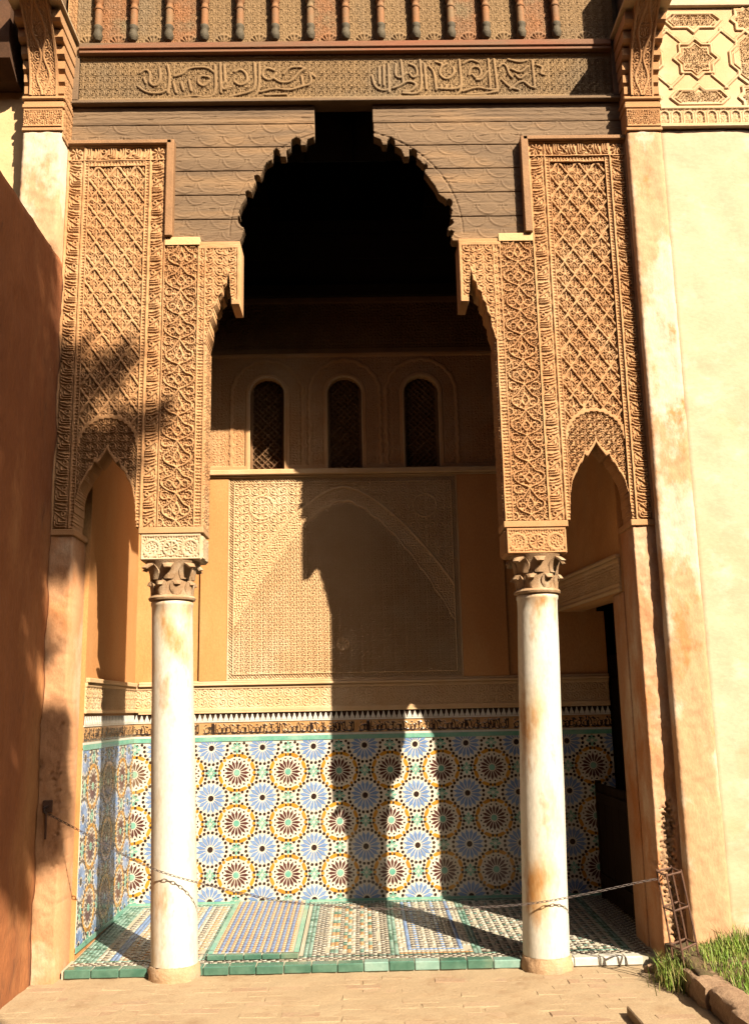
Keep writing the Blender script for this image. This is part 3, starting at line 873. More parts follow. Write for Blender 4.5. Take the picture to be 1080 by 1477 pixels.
# ------------------------------------------------------------------ back wall of the chamber
BY = 1.69
def back_wall():
    t = thing('back_wall', (0, BY, 0), 'tall back wall of the chamber with star tiles, carved panel and three windows', 'wall')
    b = MB(); b.box(-1.9, 1.97, BY, BY + .2, -.05, 1.52); b.box(-1.9, 1.97, BY, BY + .2, 1.74, 3.455); b.box(-1.9, 1.97, BY + .03, BY + .2, 1.52, 1.74); b.box(-1.9, 1.97, BY + .14, BY + .3, 3.455, 6.2)
    b.build('masonry', M['plaster'], t)
    tile_bands(t, -1.735, 1.97, (-.935, .31), lambda x, z: (x, BY, z), 0, XZ, -BY)
    # frieze above the tiles
    relief('carved_frieze', t, M['stucco_in'], XZ, -BY + .004, -1.735, 1.97, 1.52, 1.715, .0045,
           lambda u, v: .010 * np.where((v > 1.545) & (v < 1.69), vine_h(u, v - 1.545, .0725 * 2), 1.2), thick=.03)
    b = MB(); b.box(-1.70, 1.97, BY - .035, BY, 1.715, 1.735, 0, .004); b.box(-1.70, 1.97, BY - .022, BY, 1.735, 1.752, 0, .003); b.box(-1.70, 1.97, BY - .018, BY, 1.505, 1.52, 0, .002)
    b.build('moulding', M['stucco_in'], t)
    # projecting bay
    for xa, xb in ((-1.235, -1.022), (.835, 1.19)):
        b = MB(); b.box(xa, xb, BY - .024, BY, 1.7525, 3.379); b.build('plaster_bay', M['plaster'], t)
    # big panel with blind cusped arch
    cx = -.09
    def ph(u, v):
        x = u - cx; z = v
        a = np.abs(x)
        # pointed arch lines
        def arch(r_, zc, apex):
            zz = apex - (a / r_) ** 1.6 * (apex - zc)
            return zz
        h = vine_h(x, v, .088)
        h2 = vine_h(a, v, .15) * .9
        o_ = arch(.83, 2.55, 3.29); i_ = arch(.72, 2.45, 3.17)
        inside = v < i_ - .03 + .018 * np.abs(np.sin(a * 26))
        sp = v > o_ + .02
        g = np.where(inside, h, np.where(sp, h2, scroll_h(a, v, .16, LAB2) * .6))
        d1 = np.abs(v - o_) / np.sqrt(1 + (1.6 * (a / .83) ** .6 * .9) ** 2)
        g = np.maximum(g, .95 * (1 - sstep(d1, .006, .012)))
        d2 = np.abs(v - (i_ + .018 * np.abs(np.sin(a * 26)))) / 1.4
        g = np.maximum(g, .9 * (1 - sstep(d2, .004, .009)))
        med = np.hypot(a - .66, v - 3.13)
        g = np.maximum(g, np.where(np.abs(med - .095) < .006, .9, 0))
        g = np.where(np.hypot(x + .02, v - 2.02) < .055, np.where(np.abs(np.hypot(x + .02, v - 2.02) - .047) < .006, 1, .5 + .4 * np.cos(8 * np.arctan2(v - 2.02, x + .02))), g)
        e = np.minimum(np.minimum(u + 1.02, .833 - u), np.minimum(v - 1.7535, 3.379 - v))
        g = np.where(e < .05, bead_h(u, v, u + v, np.clip(e, 0, .05), .05), g)
        return .015 * g
    relief('carved_panel', t, M['stucco_in'], XZ, -BY + .006, -1.02, .833, 1.7535, 3.379, .0044, ph, thick=.02)
    b = MB(); b.box(-1.235, 1.19, BY - .06, BY + .05, 3.395, 3.44, 0, .006); b.box(-1.235, 1.19, BY - .035, BY + .05, 3.38, 3.395, 0, .002)
    b.build('ledge', M['stucco_in'], t)
    # window zone
    wins = (-.71, -.07, .565)
    def wmask(u, v):
        m = np.ones(u.shape, bool)
        for c in wins:
            a = np.abs(u - c)
            m &= ~((a < .145) & (v < 4.09 + np.sqrt(np.clip(.145 ** 2 - a ** 2, 0, None))))
        return m
    def wh(u, v):
        g = vine_h(u, v, .13) * .9
        for c in wins:
            a = np.abs(u - c)
            d = np.where(v > 4.09, np.hypot(a, v - 4.09), a)
            g = np.where(d < .178, 1.3, g)
            r_ = .285 + .010 * np.abs(np.sin(np.arctan2(v - 4.09, a + 1e-6) * 9 + np.where(v < 4.09, v * 30, 0)))
            g = np.where(np.abs(d - r_) < .014, 1.25, g)
            g = np.where((d > .178) & (d < .186), 0, g)
        for zb in (3.46, 4.425):
            g = np.where(np.abs(v - zb) < .016, 1.3, g)
        return .012 * g
    relief('window_zone', t, M['stucco'], XZ, -BY + .01, -1.735, 1.70, 3.4405, 4.44, .0055, wh, wmask, thick=.12)  # darker stucco than the panel below, standing in for deeper shade
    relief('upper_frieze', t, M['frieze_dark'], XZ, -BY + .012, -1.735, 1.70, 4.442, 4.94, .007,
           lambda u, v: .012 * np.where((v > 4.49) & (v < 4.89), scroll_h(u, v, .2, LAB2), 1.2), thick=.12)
    for c in wins:
        fr = MB()
        pts_o = [(c - .15, 3.441)] + [(c + .15 * math.cos(R(180 - k * 12)), 4.09 + .15 * math.sin(R(180 - k * 12))) for k in range(16)] + [(c + .15, 3.441)]
        for (a, b_) in zip(pts_o[:-1], pts_o[1:]):
            fr.tube([(a[0], BY - .016, a[1]), (b_[0], BY - .016, b_[1])], .011, 6)
        f = fr.build('window', M['stucco_in'], t)
        def sh(u, v, c=c):
            x = np.abs(u - c)
            p_ = np.abs(np.sin((x + v) * 62)); q_ = np.abs(np.sin((x - v) * 62))
            g = np.maximum(1 - sstep(np.minimum(p_, q_), .25, .4), .6 * fill(x, v, .11, LAB3, lo=.6))
            return .028 * np.where(x > .125, 1.1, g)
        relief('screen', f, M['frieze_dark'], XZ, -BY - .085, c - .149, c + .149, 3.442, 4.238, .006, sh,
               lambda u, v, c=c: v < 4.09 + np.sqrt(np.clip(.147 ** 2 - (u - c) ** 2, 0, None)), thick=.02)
    # dark timber above
    b = MB(); b.box(-1.7, 1.7, BY - .05, BY + .13, 4.942, 5.05, 0, .006)
    for k in range(4): b.box(-1.7, 1.7, BY - .01 - .006 * (k % 2), BY + .13, 5.052 + k * .24, 5.29 + k * .24, 0, .005)
    b.build('timber_frieze', M['ceil'], t)
back_wall()

# ------------------------------------------------------------------ side walls, ceiling, passage
def sides():
    X = -1.735
    t = thing('side_wall', (X, .9, 0), 'ochre chamber side wall with tile dado behind the orange stained column', 'wall')
    b = MB(); b.box(X - .25, X, .302, BY, -.05, 6.0)
    b.build('masonry', M['plaster'], t)
    # local x runs from the back corner (0) to the front (1.388): rosettes face +X
    place = lambda x, z: (X, x, z)
    tile_bands(t, .303, BY - .012, (.56, .31), place, R(90), YZP, X, uoff=.4)
    relief('carved_frieze', t, M['stucco_in'], YZP, X + .004, .303, BY - .012, 1.52, 1.715, .006,
           lambda u, v: .010 * np.where((v > 1.545) & (v < 1.69), vine_h(u, v - 1.545, .0725 * 2), 1.2), thick=.006)
    b = MB(); b.box(X, X + .03, .303, BY - .036, 1.715, 1.745, 0, .004)
    b.build('moulding', M['stucco_in'], t)
    # right: wall over a wide opening, running slightly askew
    t = thing('side_wall', (1.7, .9, 2.2), 'shaded ochre wall over the dark side opening beyond the marble column', 'wall')
    A = np.array((1.752, .302)); B = np.array((1.60, BY - .004))
    L_ = float(np.hypot(*(B - A))); Ud = (B - A) / L_
    Ufr = np.array((Ud[0], Ud[1], 0)); Nfr = np.array((-Ud[1], Ud[0], 0))
    frm = (Ufr, np.array((0, 0, 1.)), Nfr)
    pos_ = float(A[0] * Nfr[0] + A[1] * Nfr[1]); u_0 = float(A @ Ud); u_1 = u_0 + L_
    relief('plaster_face', t, M['plaster'], frm, pos_, u_0, u_1, 2.24, 6.0, .03, lambda u, v: lump(u, v, .9, .002), thick=.2)
    relief('carved_frieze', t, M['stucco_in'], frm, pos_ + .008, u_0, u_1 - .02, 2.27, 2.46, .006,
           lambda u, v: .010 * np.where((v > 2.295) & (v < 2.435), scroll_h(u, v, .145, LAB2), 1.2), thick=.004)
    for z0_, z1_, d_ in ((2.461, 2.487, .032), (2.24, 2.268, .022)):
        relief('moulding', t, M['stucco_in'], frm, pos_ + d_, u_0, u_1 - .02, z0_, z1_, .013, lambda u, v: 0 * u, thick=d_ - .001)
    # near jamb of the opening
    b = MB(); b.box(1.752, 1.90, .302, .56, -.02, 2.235, 0, .006); b.build('jamb', M['pier'], t)
    # passage beyond the opening
    t = thing('side_passage', (2.2, 1.2, 0), 'dark side passage opening off the right of the chamber', 'passage')
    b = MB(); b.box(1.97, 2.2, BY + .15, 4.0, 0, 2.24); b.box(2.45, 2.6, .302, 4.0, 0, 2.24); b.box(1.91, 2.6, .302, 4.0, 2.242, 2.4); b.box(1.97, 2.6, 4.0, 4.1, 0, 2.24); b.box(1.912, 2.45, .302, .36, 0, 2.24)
    b.build('passage_wall', M['shade_black'], t)  # walls coloured near-black to paint in the passage's shade
    b = MB(); b.box(1.98, 2.44, BY + .02, BY + .06, .1, 1.9, 0, .004)
    for k in range(3): b.box(2.0, 2.42, BY + .01, BY + .018, .2 + k * .55, .62 + k * .55, 0, .003)
    b.build('door_leaf', M['ceil'], t)
    g = thing('low_gate', (1.80, 1.1, fz(1.1)), 'low dark wooden gate closing the side passage below the carved lintel', 'gate')
    za, zb = .10, .93
    for k in range(5):
        y0_ = .60 + k * .195
        b = MB(); b.box(1.80, 1.822, y0_, y0_ + .191, za + .02, zb, 0, .003); b.build('plank', M['ceil'], g)
    for z_ in (.22, .80):
        b = MB(); b.box(1.782, 1.7995, .60, 1.571, z_, z_ + .07, 0, .003); b.build('rail', M['ceil'], g)
    for y_ in (.575, 1.573):
        b = MB(); b.box(1.788, 1.834, y_, y_ + .023, za - .01, zb + .02, 0, .003); b.build('post', M['ceil'], g)
    # ceiling
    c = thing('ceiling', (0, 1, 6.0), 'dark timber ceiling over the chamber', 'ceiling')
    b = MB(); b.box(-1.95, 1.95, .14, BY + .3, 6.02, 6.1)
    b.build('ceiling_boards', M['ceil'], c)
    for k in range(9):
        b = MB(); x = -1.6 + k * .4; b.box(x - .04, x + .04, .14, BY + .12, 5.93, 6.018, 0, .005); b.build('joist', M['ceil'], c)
    rear = MB()
sides()

# ------------------------------------------------------------------ the stucco arcade
def small_arch_z(a):
    """lower edge of the small cusped arch, a = distance from its centre"""
    xs = np.array([0, .018, .045, .066, .08, .1, .125, .15, .172, .186, .192, .196, .1985])
    zs = np.array([3.175, 3.14, 3.10, 3.07, 3.085, 3.03, 3.0, 2.945, 2.90, 2.83, 2.76, 2.70, 2.60])
    return np.interp(np.abs(a), xs, zs) + .012 * np.abs(np.sin(np.abs(a) * 70)) * (np.abs(a) > .06)
def bracket_z(a):
    xs = np.array([.70, .784, .787, .793, .796, .805, .815, .820, .84, .846, .872, .878, .90, .905, .925, .930, .942, .957])
    zs = np.array([4.15, 4.15, 4.21, 4.235, 4.31, 4.375, 4.345, 4.30, 4.285, 4.235, 4.215, 4.16, 4.13, 4.07, 4.04, 3.965, 3.93, 3.86])
    return np.interp(a, xs, zs)
def arcade():
    t = thing('carved_arcade', (0, .15, 2.6), 'carved tan stucco arcade with lattice panels above two small cusped arches', 'arcade')
    RES = .0037
    for s in (-1, 1):
        def ab(f):           # evaluate with a = |X|
            return (lambda u, v: f(s * u, v))
        def rel(name, a0, a1, v0, v1, hf, mask=None, thick=.22, pos=0.0, m_='stucco', parent=t, res=RES, lm=True):
            u0, u1 = (a0, a1) if s > 0 else (-a1, -a0)
            return relief(name, parent, M[m_], XZ, pos, u0, u1, v0, v1, res,
                          lambda u, v: hf(s * u, v) + (lump(u, v, 1.1, .0025) if lm else 0), (lambda u, v: mask(s * u, v)) if mask else None, thick=thick + pos)
        ac = 1.568
        open_ = lambda a, v: v > small_arch_z(a - ac)
        # pier shaft field
        rel('arabesque_panel', 1.012, 1.232, 2.66, 4.575, lambda a, v: .020 * arab_h(a, v, 1.122, 2.70) - .006)
        rel('bead_border', .957, 1.0115, 2.66, 3.88, lambda a, v: .010 * bead_h(a, v, v, a - .957, .0545))
        rel('inscription_border', 1.2325, 1.347, 2.66, 5.205, lambda a, v: .013 * border_h(a, v, 1.2325, 1.347, 2.66, s < 0, .05))
        rel('bracket_arch', .733, 1.0115, 3.88, 4.575, lambda a, v: .011 * np.where((v - bracket_z(a) < .03) & (a < .957) | (a < .748) | (v > 4.55) | (np.abs(a - .984) > .018) & (a > .957), 1.15, vine_h(a, v, .15)),
            lambda a, v: (v > bracket_z(a)) | (a > .957))
        # pier underside returns
        rel('plaster_ledge', .733, 1.0, 4.576, 4.60, lambda a, v: .006 + 0 * a, lm=False)
        rel('plaster_ledge', 1.0005, 1.232, 4.576, 4.632, lambda a, v: .016 + 0 * a, m_='cream_left', lm=False)
        # field with lattice, and the small arch cut into it
        def fieldh(a, v):
            d = np.where(v < 3.20, np.hypot(a - ac, (v - 3.20) * .0), np.hypot(a - ac, v - 3.20))
            inarc = np.hypot(a - ac, (v - 3.2) * 1.0) if False else None
            band = (v < 3.2) | (np.hypot(a - ac, v - 3.2) < .185)
            rim = np.abs(np.hypot(a - ac, np.maximum(v - 3.2, 0)) - .19 - .004 * np.cos(np.arctan2(v - 3.2, a - ac) * 30))
            g = np.where(band, vine_h(a - ac + .0575, v, .115) * .85, sebka_h(a, v, ac, 3.50))
            g = np.where((rim < .012) & (v > 3.19), 1.1, g)
            near = v - small_arch_z(a - ac)
            g = np.where((near < .028), 1.2, g)
            return (.022 if s > 0 else .018) * g - (.026 if s > 0 else .012)
        rel('lattice_panel', 1.378, 1.758, 2.66, 5.165, fieldh, open_, thick=.19)
        def fr(a0, a1, v0, v1, along):
            rel('bead_border', a0, a1, v0, v1, lambda a, v: .010 * bead_h(a, v, v if along == 'v' else a, (a - a0) if along == 'v' else (v - v0), (a1 - a0) if along == 'v' else (v1 - v0)) - (.004 if s > 0 else 0),
                open_)
        fr(1.3475, 1.3775, 2.66, 5.205, 'v'); fr(1.7585, 1.7885, 2.66, 5.205, 'v'); fr(1.378, 1.758, 5.1655, 5.205, 'h')
        rel('inscription_border', 1.789, 1.905, 2.66, 5.205, lambda a, v: .013 * border_h(a, v, 1.789, 1.905, 2.66, s > 0))
        def toph(a, v):
            x = (a - 1.2325); z = (v - 5.2055) / .11
            g = sample(KUFT, x / KH, np.clip((z - .08) / .84, 0, .999))
            edge = 1 - sstep(np.minimum(z, 1 - z), .06, .09)
            cor = np.minimum(x, 1.905 - a)
            q = np.where(cor < .055, 0, 0)
            ros = np.where(a < 1.347, np.hypot(a - 1.29, v - 5.26), np.hypot(a - 1.847, v - 5.26))
            ang = np.where(a < 1.347, np.arctan2(v - 5.26, a - 1.29), np.arctan2(v - 5.26, a - 1.847))
            isr = (a < 1.347) | (a > 1.789)
            rr = np.where(ros < .04, sstep(np.cos(8 * ang), -.2, .3), 0) * (ros > .006)
            g = np.where(isr, rr, g)
            g = np.where((np.abs(a - 1.347) < .006) | (np.abs(a - 1.789) < .006) | (a < 1.2385) | (a > 1.899), 1, g)
            return .013 * np.maximum(g, edge)
        rel('inscription_border', 1.2325, 1.905, 5.2055, 5.3155, toph)
        # small sill mouldings under the piers
        def blk(name, a0, a1, y0, y1, z0, z1, m_, ch=.004):
            b = MB(); u0, u1 = (a0, a1) if s > 0 else (-a1, -a0)
            b.box(u0, u1, y0, y1, z0, z1, 0, ch); return b.build(name, M[m_], t)
        blk('moulding', .945, 1.352, -.016, .235, 2.618, 2.6585, 'stucco')
        # core behind the carved skins so that no light leaks round them
        blk('core', 1.012, 1.37, .02, .215, 2.665, 4.57, 'stucco', 0)
        blk('core', 1.25, 1.90, .025, .215, 3.25, 5.31, 'stucco', 0)
        blk('core', .96, 1.02, .02, .215, 3.90, 4.57, 'stucco', 0)
        # side of the pier seen inside the opening: carved return
        frm = YZP if s < 0 else YZM
        ppos = -.957 if s < 0 else -.957
        relief('carved_return', t, M['stucco'], frm, ppos + .0015, .004, .222, 2.66, 3.87, .005,
               lambda u, v: .011 * scroll_h(u, v, .15, LAB1) , thick=.0005)
        # outer pier
        px0 = 1.764
        pp = thing('outer_pier', (s * 1.78, .15, 0), ('narrow salmon plaster end pier beside the red garden wall' if s < 0 else 'narrow plaster end pier with a crumbling gash near the grass'), 'pier')
        pier_rnd = np.random.default_rng(4)
        def pierh(u, v, s=s):
            h = lump(u, v, .9, .003)
            if s > 0:
                n1 = sample(LABN, u / .35, v / .5) * .5 + sample(LABN, u / .12, v / .2) * .35
                c_ = 1.832 + .012 * np.sin(v * 9)
                env = np.clip(1.3 - np.abs(u - c_) / .05, -1, 1) * sstep(v, .08, .25) * (1 - sstep(v, .75, 1.05))
                e = sstep(env + n1 * .25, .35, .6)
                h = h - e * (.020 + .007 * sample(LABN, u / .30, v / .42) + .003 * sample(LABN, u / .10, v / .13))
            else:
                n1 = sample(LABN, u / .3, v / .4)
                e = sstep(n1 - np.abs(v - 1.0) * 3 - np.abs(u + 1.77) * 10, .3, .7)
                h = h - e * .015
            return h
        u0, u1 = (px0, 1.91) if s > 0 else (-1.914, -px0)
        relief('front_face', pp, [M['pier'], M['rubble']], XZ, 0.0, u0, u1, -.05, 2.6575, .009 if s > 0 else .014, pierh, thick=.30,
               midx=(lambda u, v, h: (h < -.012).astype(int)) if s > 0 else (lambda u, v, h: (h < -.010).astype(int)))
        b = MB(); u0, u1 = (px0 - .012, 1.91) if s > 0 else (-1.94, -px0 + .012)
        b.box(u0, u1, -.012, .302, 2.618, 2.6575, 0, .004); b.build('moulding', M['stucco'], pp)
    return t
arcade()

# ------------------------------------------------------------------ marble columns
def column(s, label):
    xb, xt, cy = s * 1.09, s * 1.152, .10
    ms = M['stone'] if s < 0 else M['stucco']
    t = thing('marble_column', (xb, cy, 0), label, 'column', 'marble columns carrying the arcade')
    def lean(mb):
        mb.v = [(p[0] + (xt - xb) * min(max(p[2], 0), 2.2) / 2.2, p[1], p[2]) for p in mb.v]
    prof = [(.150, -.02), (.153, .015), (.150, .05), (.142, .07), (.138, .078)]
    b = MB(); b.lathe(prof, xb, cy, 40); b.v = [(p[0] + rnd.uniform(-.006, .006), p[1] + rnd.uniform(-.006, .006), p[2] + rnd.uniform(-.004, .004)) for p in b.v]
    lean(b); b.build('base', M['marble_base'], t, smooth=True)
    prof = [(.137, .078)] + [(.1365 - .0115 * (z / 2.1) ** 1.6 + .0012 * math.sin(z * 7 + s), z) for z in [.1 + .1 * k for k in range(21)]] + [(.1265, 2.165), (.131, 2.172), (.131, 2.19), (.124, 2.20)]
    b = MB(); b.lathe(prof, xb, cy, 48); lean(b); b.build('shaft', M['marble'], t, smooth=True)
    cx = xt
    prof = [(.122, 2.198), (.143, 2.204), (.148, 2.216), (.140, 2.228), (.122, 2.234), (.121, 2.28), (.126, 2.33), (.140, 2.39), (.165, 2.435), (.170, 2.445)]
    b = MB(); b.lathe(prof, cx, cy, 40)
    b.build('capital_bell', M['cap'], t, smooth=True)
    def leaf(an, z0, z1, r0, r1, wd, big):
        lb = MB()
        n = 9
        pts = []
        for i in range(n):
            k = i / (n - 1)
            z = z0 + (z1 - z0) * min(1, k * 1.25) - (max(0, k - .75) * .14 if big else max(0, k - .75) * .12)
            r = r0 + (r1 - r0) * (k ** 2.2)
            wdt = wd * (.55 + .45 * math.sin(min(1, k * 1.1) * math.pi)) * (1 if k < .9 else .8)
            pts.append((r, z, wdt))
        V = []; Fc = []
        for r, z, wdt in pts:
            for q, off in ((-1, 0), (-.5, .008), (0, .014), (.5, .008), (1, 0)):
                x = r + off; y = q * wdt
                V.append((cx + x * math.cos(an) - y * math.sin(an), cy + x * math.sin(an) + y * math.cos(an), z))
        m_ = len(V)
        for r, z, wdt in pts:
            for q in (-1, -.5, 0, .5, 1):
                x = r - .012; y = q * wdt
                V.append((cx + x * math.cos(an) - y * math.sin(an), cy + x * math.sin(an) + y * math.cos(an), z - .006))
        for i in range(n - 1):
            for j in range(4):
                a = i * 5 + j
                Fc.append((a, a + 1, a + 6, a + 5)); Fc.append((m_ + a, m_ + a + 5, m_ + a + 6, m_ + a + 1))
            Fc.append((i * 5, i * 5 + 5, m_ + i * 5 + 5, m_ + i * 5)); Fc.append((i * 5 + 4, m_ + i * 5 + 4, m_ + i * 5 + 9, i * 5 + 9))
        e = (n - 1) * 5
        for j in range(4): Fc.append((e + j, e + j + 1, m_ + e + j + 1, m_ + e + j))
        lb.add(V, Fc)
        lb.build('capital_leaf', M['cap'], t, smooth=True)
    for k in range(8):
        leaf(2 * math.pi * (k + .5) / 8, 2.232, 2.325, .122, .158 if s > 0 else .146, .042, False)
    for k in range(8):
        big = k % 2 == 1
        leaf(2 * math.pi * k / 8, 2.33, 2.432, .128, .215 if big else .180, .048, True)
    # impost block
    ix = s * 1.148
    b = MB(); b.box(ix - .192, ix + .192, .0, .232, 2.447, 2.615, 0, .01); b.build('impost_block', ms, t)
    relief('impost_carving', t, ms, XZ, .003, ix - .185, ix + .185, 2.455, 2.612, .0035,
           lambda u, v: .009 * np.where(np.abs(np.hypot(u - ix, v - 2.525) - .045) < .006, 1, np.where(np.hypot(u - ix, v - 2.525) < .04, sstep(np.cos(9 * np.arctan2(v - 2.525, u - ix)), -.1, .5),
               np.where((v > 2.60) | (v < 2.465) | (np.abs(u - ix) > .178), 1, np.maximum(scroll_h(np.abs(u - ix), v, .16, LAB1, lo=.35) * .8, .85 * (1 - sstep(np.abs(np.hypot(np.abs(u - ix) - .12, v - 2.525) - .05), .006, .01)))))), thick=.004)
    inner = YZP if s < 0 else YZM
    relief('impost_carving', t, ms, inner, (ix + .192 if s < 0 else -(ix - .192)) + .003, .01, .225, 2.46, 2.60, .006, lambda u, v: .006 * scroll_h(u, v, .12, LAB1), thick=.004)
    return t
column(-1, 'left white marble column with an orange stained shaft bottom near the red wall')
column(1, 'right white marble column standing beside the dark side passage')

# ------------------------------------------------------------------ timber lintel
HL = [(-.71, 4.42), (-.745, 4.60), (-.712, 4.706), (-.750, 4.834), (-.732, 4.885), (-.704, 4.936), (-.658, 4.997), (-.639, 5.054), (-.597, 5.115), (-.578, 5.178), (-.559, 5.209), (-.522, 5.229), (-.512, 5.303), (-.493, 5.318), (-.470, 5.292), (-.465, 5.250), (-.427, 5.249), (-.427, 5.291), (-.398, 5.312), (-.389, 5.380), (-.355, 5.401), (-.327, 5.380), (-.327, 5.338), (-.289, 5.337), (-.279, 5.379), (-.231, 5.400), (-.229, 5.672)]
HR = [(.175, 5.672), (.179, 5.395), (.227, 5.373), (.240, 5.331), (.269, 5.331), (.274, 5.373), (.299, 5.394), (.322, 5.372), (.326, 5.319), (.368, 5.293), (.386, 5.240), (.419, 5.239), (.420, 5.292), (.449, 5.302), (.473, 5.281), (.476, 5.228), (.513, 5.186), (.529, 5.112), (.556, 5.070), (.593, 5.013), (.619, 4.950), (.660, 4.919), (.704, 4.836), (.693, 4.774), (.671, 4.688), (.697, 4.617), (.71, 4.42)]
def scallop(P):
    o_ = []
    for (x0, z0), (x1, z1) in zip(P[:-1], P[1:]):
        o_.append((x0, z0))
        L_ = math.hypot(x1 - x0, z1 - z0)
        if L_ > .072 and min(z0, z1) > 4.6 and max(z0, z1) < 5.25:      # a rounded finger on every longer step
            nx, nz = -(z1 - z0) / L_, (x1 - x0) / L_
            if nx * x0 + nz * .6 < 0: nx, nz = -nx, -nz
            for k, h in ((.12, .0), (.2, .016), (.45, .028), (.7, .018), (.8, -.004)):
                o_.append((x0 + (x1 - x0) * k + nx * h, z0 + (z1 - z0) * k + nz * h + (.010 if h > .01 else 0)))
    return o_ + [P[-1]]
HL = scallop(HL); HR = scallop(HR)
HOLE = HL + HR
def in_poly(u, v, P):
    r = np.zeros(u.shape, bool)
    n = len(P)
    for i in range(n):
        (x0, z0), (x1, z1) = P[i], P[(i + 1) % n]
        if z0 == z1: continue
        c = (z0 > v) != (z1 > v)
        r ^= c & (u < (x1 - x0) * (v - z0) / (z1 - z0) + x0)
    return r
def lintel():
    t = thing('timber_lintel', (0, .15, 4.6), 'weathered grey-brown plank lintel with a jagged scalloped arch cut through it', 'lintel')
    edges = [4.604, 4.785, 4.965, 5.145, 5.325, 5.50, 5.645]
    def plank_h(u, v, z0, z1, k):
        # overlapping scale arcs, low relief, worn
        pu, pv = .172, .09
        row = np.floor((v - z0) / pv)
        x = (u + row * pu / 2 + .006 * sample(LOWN, u / 1.2 + row * .37, v * 0 + row * .21)) / pu; x = x - np.floor(x) - .5
        z = (v - z0) / pv - row
        d = np.abs(np.hypot(x * pu, (z - 1.05) * pv * 1.05) - .078)
        g = .0040 * (1 - sstep(d, .003, .008)) + .0022 * sstep(np.hypot(x * pu, (z - 1.05) * pv), .08, .03)
        if k >= 5: g = .002 * np.sin(v * 180)
        g = g * (.55 + .45 * sstep(sample(LOWN, u / 1.7, v / .8 + k * .2), -.6, .4))
        e = np.minimum(v - z0, z1 - v)
        g = g - .008 * (1 - sstep(e, .001, .006))
        r_ = np.hypot(u + .02, v - 4.66)
        g = g - .007 * (1 - sstep(np.abs(r_ - .79), .003, .007)) * (v > 4.66) + .0007 * sample(LABN, u / 1.6, v / .10)
        crack = np.abs(v - (z0 + .4 * (z1 - z0) + .01 * sample(LOWN, u / 2, v * 0 + k * .31)))
        g = g - .006 * (1 - sstep(crack, .0015, .004)) * (sample(LOWN, u / .9 + k * .37, v * 0 + .2) > .4)
        return g
    for k in range(6):
        z0, z1 = edges[k], edges[k + 1]
        for s in (-1, 1):
            u0, u1 = (-1.905, -.02) if s < 0 else (-.02, 1.905)
            def mk(u, v):
                a = np.abs(u)
                m = ~in_poly(u, v, HOLE)
                m &= ~((a > 1.2) & (v < 5.35)) if k < 4 else m
                m &= ~((a > 1.186) & (v < 5.345))
                return m
            relief('plank', t, M['wood'], XZ, -.035 + .0015 * ((k * 3 + (s > 0)) % 3), u0, u1, z0 + .0008, z1 - .0008, .005,
                   lambda u, v: plank_h(u, v, z0, z1, k), mk, thick=.085)
    # frames round the stucco panels
    for s in (-1, 1):
        def bar(a0, a1, z0, z1):
            b = MB(); u0, u1 = (a0, a1) if s > 0 else (-a1, -a0)
            b.box(u0, u1, -.040, .20, z0, z1, 0, .004); return b.build('frame_board', M['frame_wood'], t)
        bar(1.182, 1.2315, 4.634, 5.346); bar(1.199, 1.905, 5.3165, 5.3455) if s < 0 else bar(1.199, 1.905, 5.3165, 5.3455)
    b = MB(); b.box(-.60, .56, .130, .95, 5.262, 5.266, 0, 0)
    b.build('sun_block_board', M['shade_black'], t)  # added board that blocks sun entering through the arch's top notch
    # backing behind lintel so the court cannot be seen through
    return t
lintel()

# ------------------------------------------------------------------ inscription beam and bracket cornice
RS = [[(215, 85), (216, 195)], [(178, 95), (178, 162)], [(196, 90), (196, 168)], [(150, 130), (160, 175), (190, 190), (215, 185)], [(265, 70), (272, 160)],
      [(245, 85), (240, 130), (262, 142), (285, 120)], [(300, 85), (325, 95), (330, 130), (310, 140), (298, 122)], [(230, 180), (260, 170), (290, 150), (330, 165), (300, 195), (270, 190)],
      [(340, 70), (345, 185), (320, 205), (270, 200)], [(357, 85), (362, 185)], [(375, 95), (395, 115), (400, 188)], [(405, 78), (430, 85), (420, 108)],
      [(470, 100), (475, 125), (445, 150), (415, 130), (420, 100), (445, 85)], [(400, 182), (480, 187), (492, 175)], [(420, 185), (420, 170)], [(440, 186), (440, 170)], [(460, 187), (460, 170)],
      [(495, 70), (501, 190), (480, 207)], [(510, 85), (540, 68), (570, 80)], [(530, 130), (540, 98), (575, 98), (582, 130), (560, 146), (545, 128)], [(560, 150), (580, 150), (602, 118)],
      [(505, 195), (560, 178), (600, 188), (640, 190)], [(520, 207), (580, 207), (640, 197)], [(610, 65), (613, 180)], [(632, 65), (641, 195)],
      [(650, 100), (665, 85), (682, 95), (690, 130), (702, 142)], [(690, 70), (735, 82), (762, 74)], [(700, 108), (735, 125), (765, 98)], [(660, 150), (690, 182), (722, 190)],
      [(690, 188), (740, 150), (772, 182), (792, 182)], [(783, 75), (788, 185)], [(800, 92), (826, 102), (812, 128), (830, 132)], [(715, 130), (730, 150), (755, 130)]]
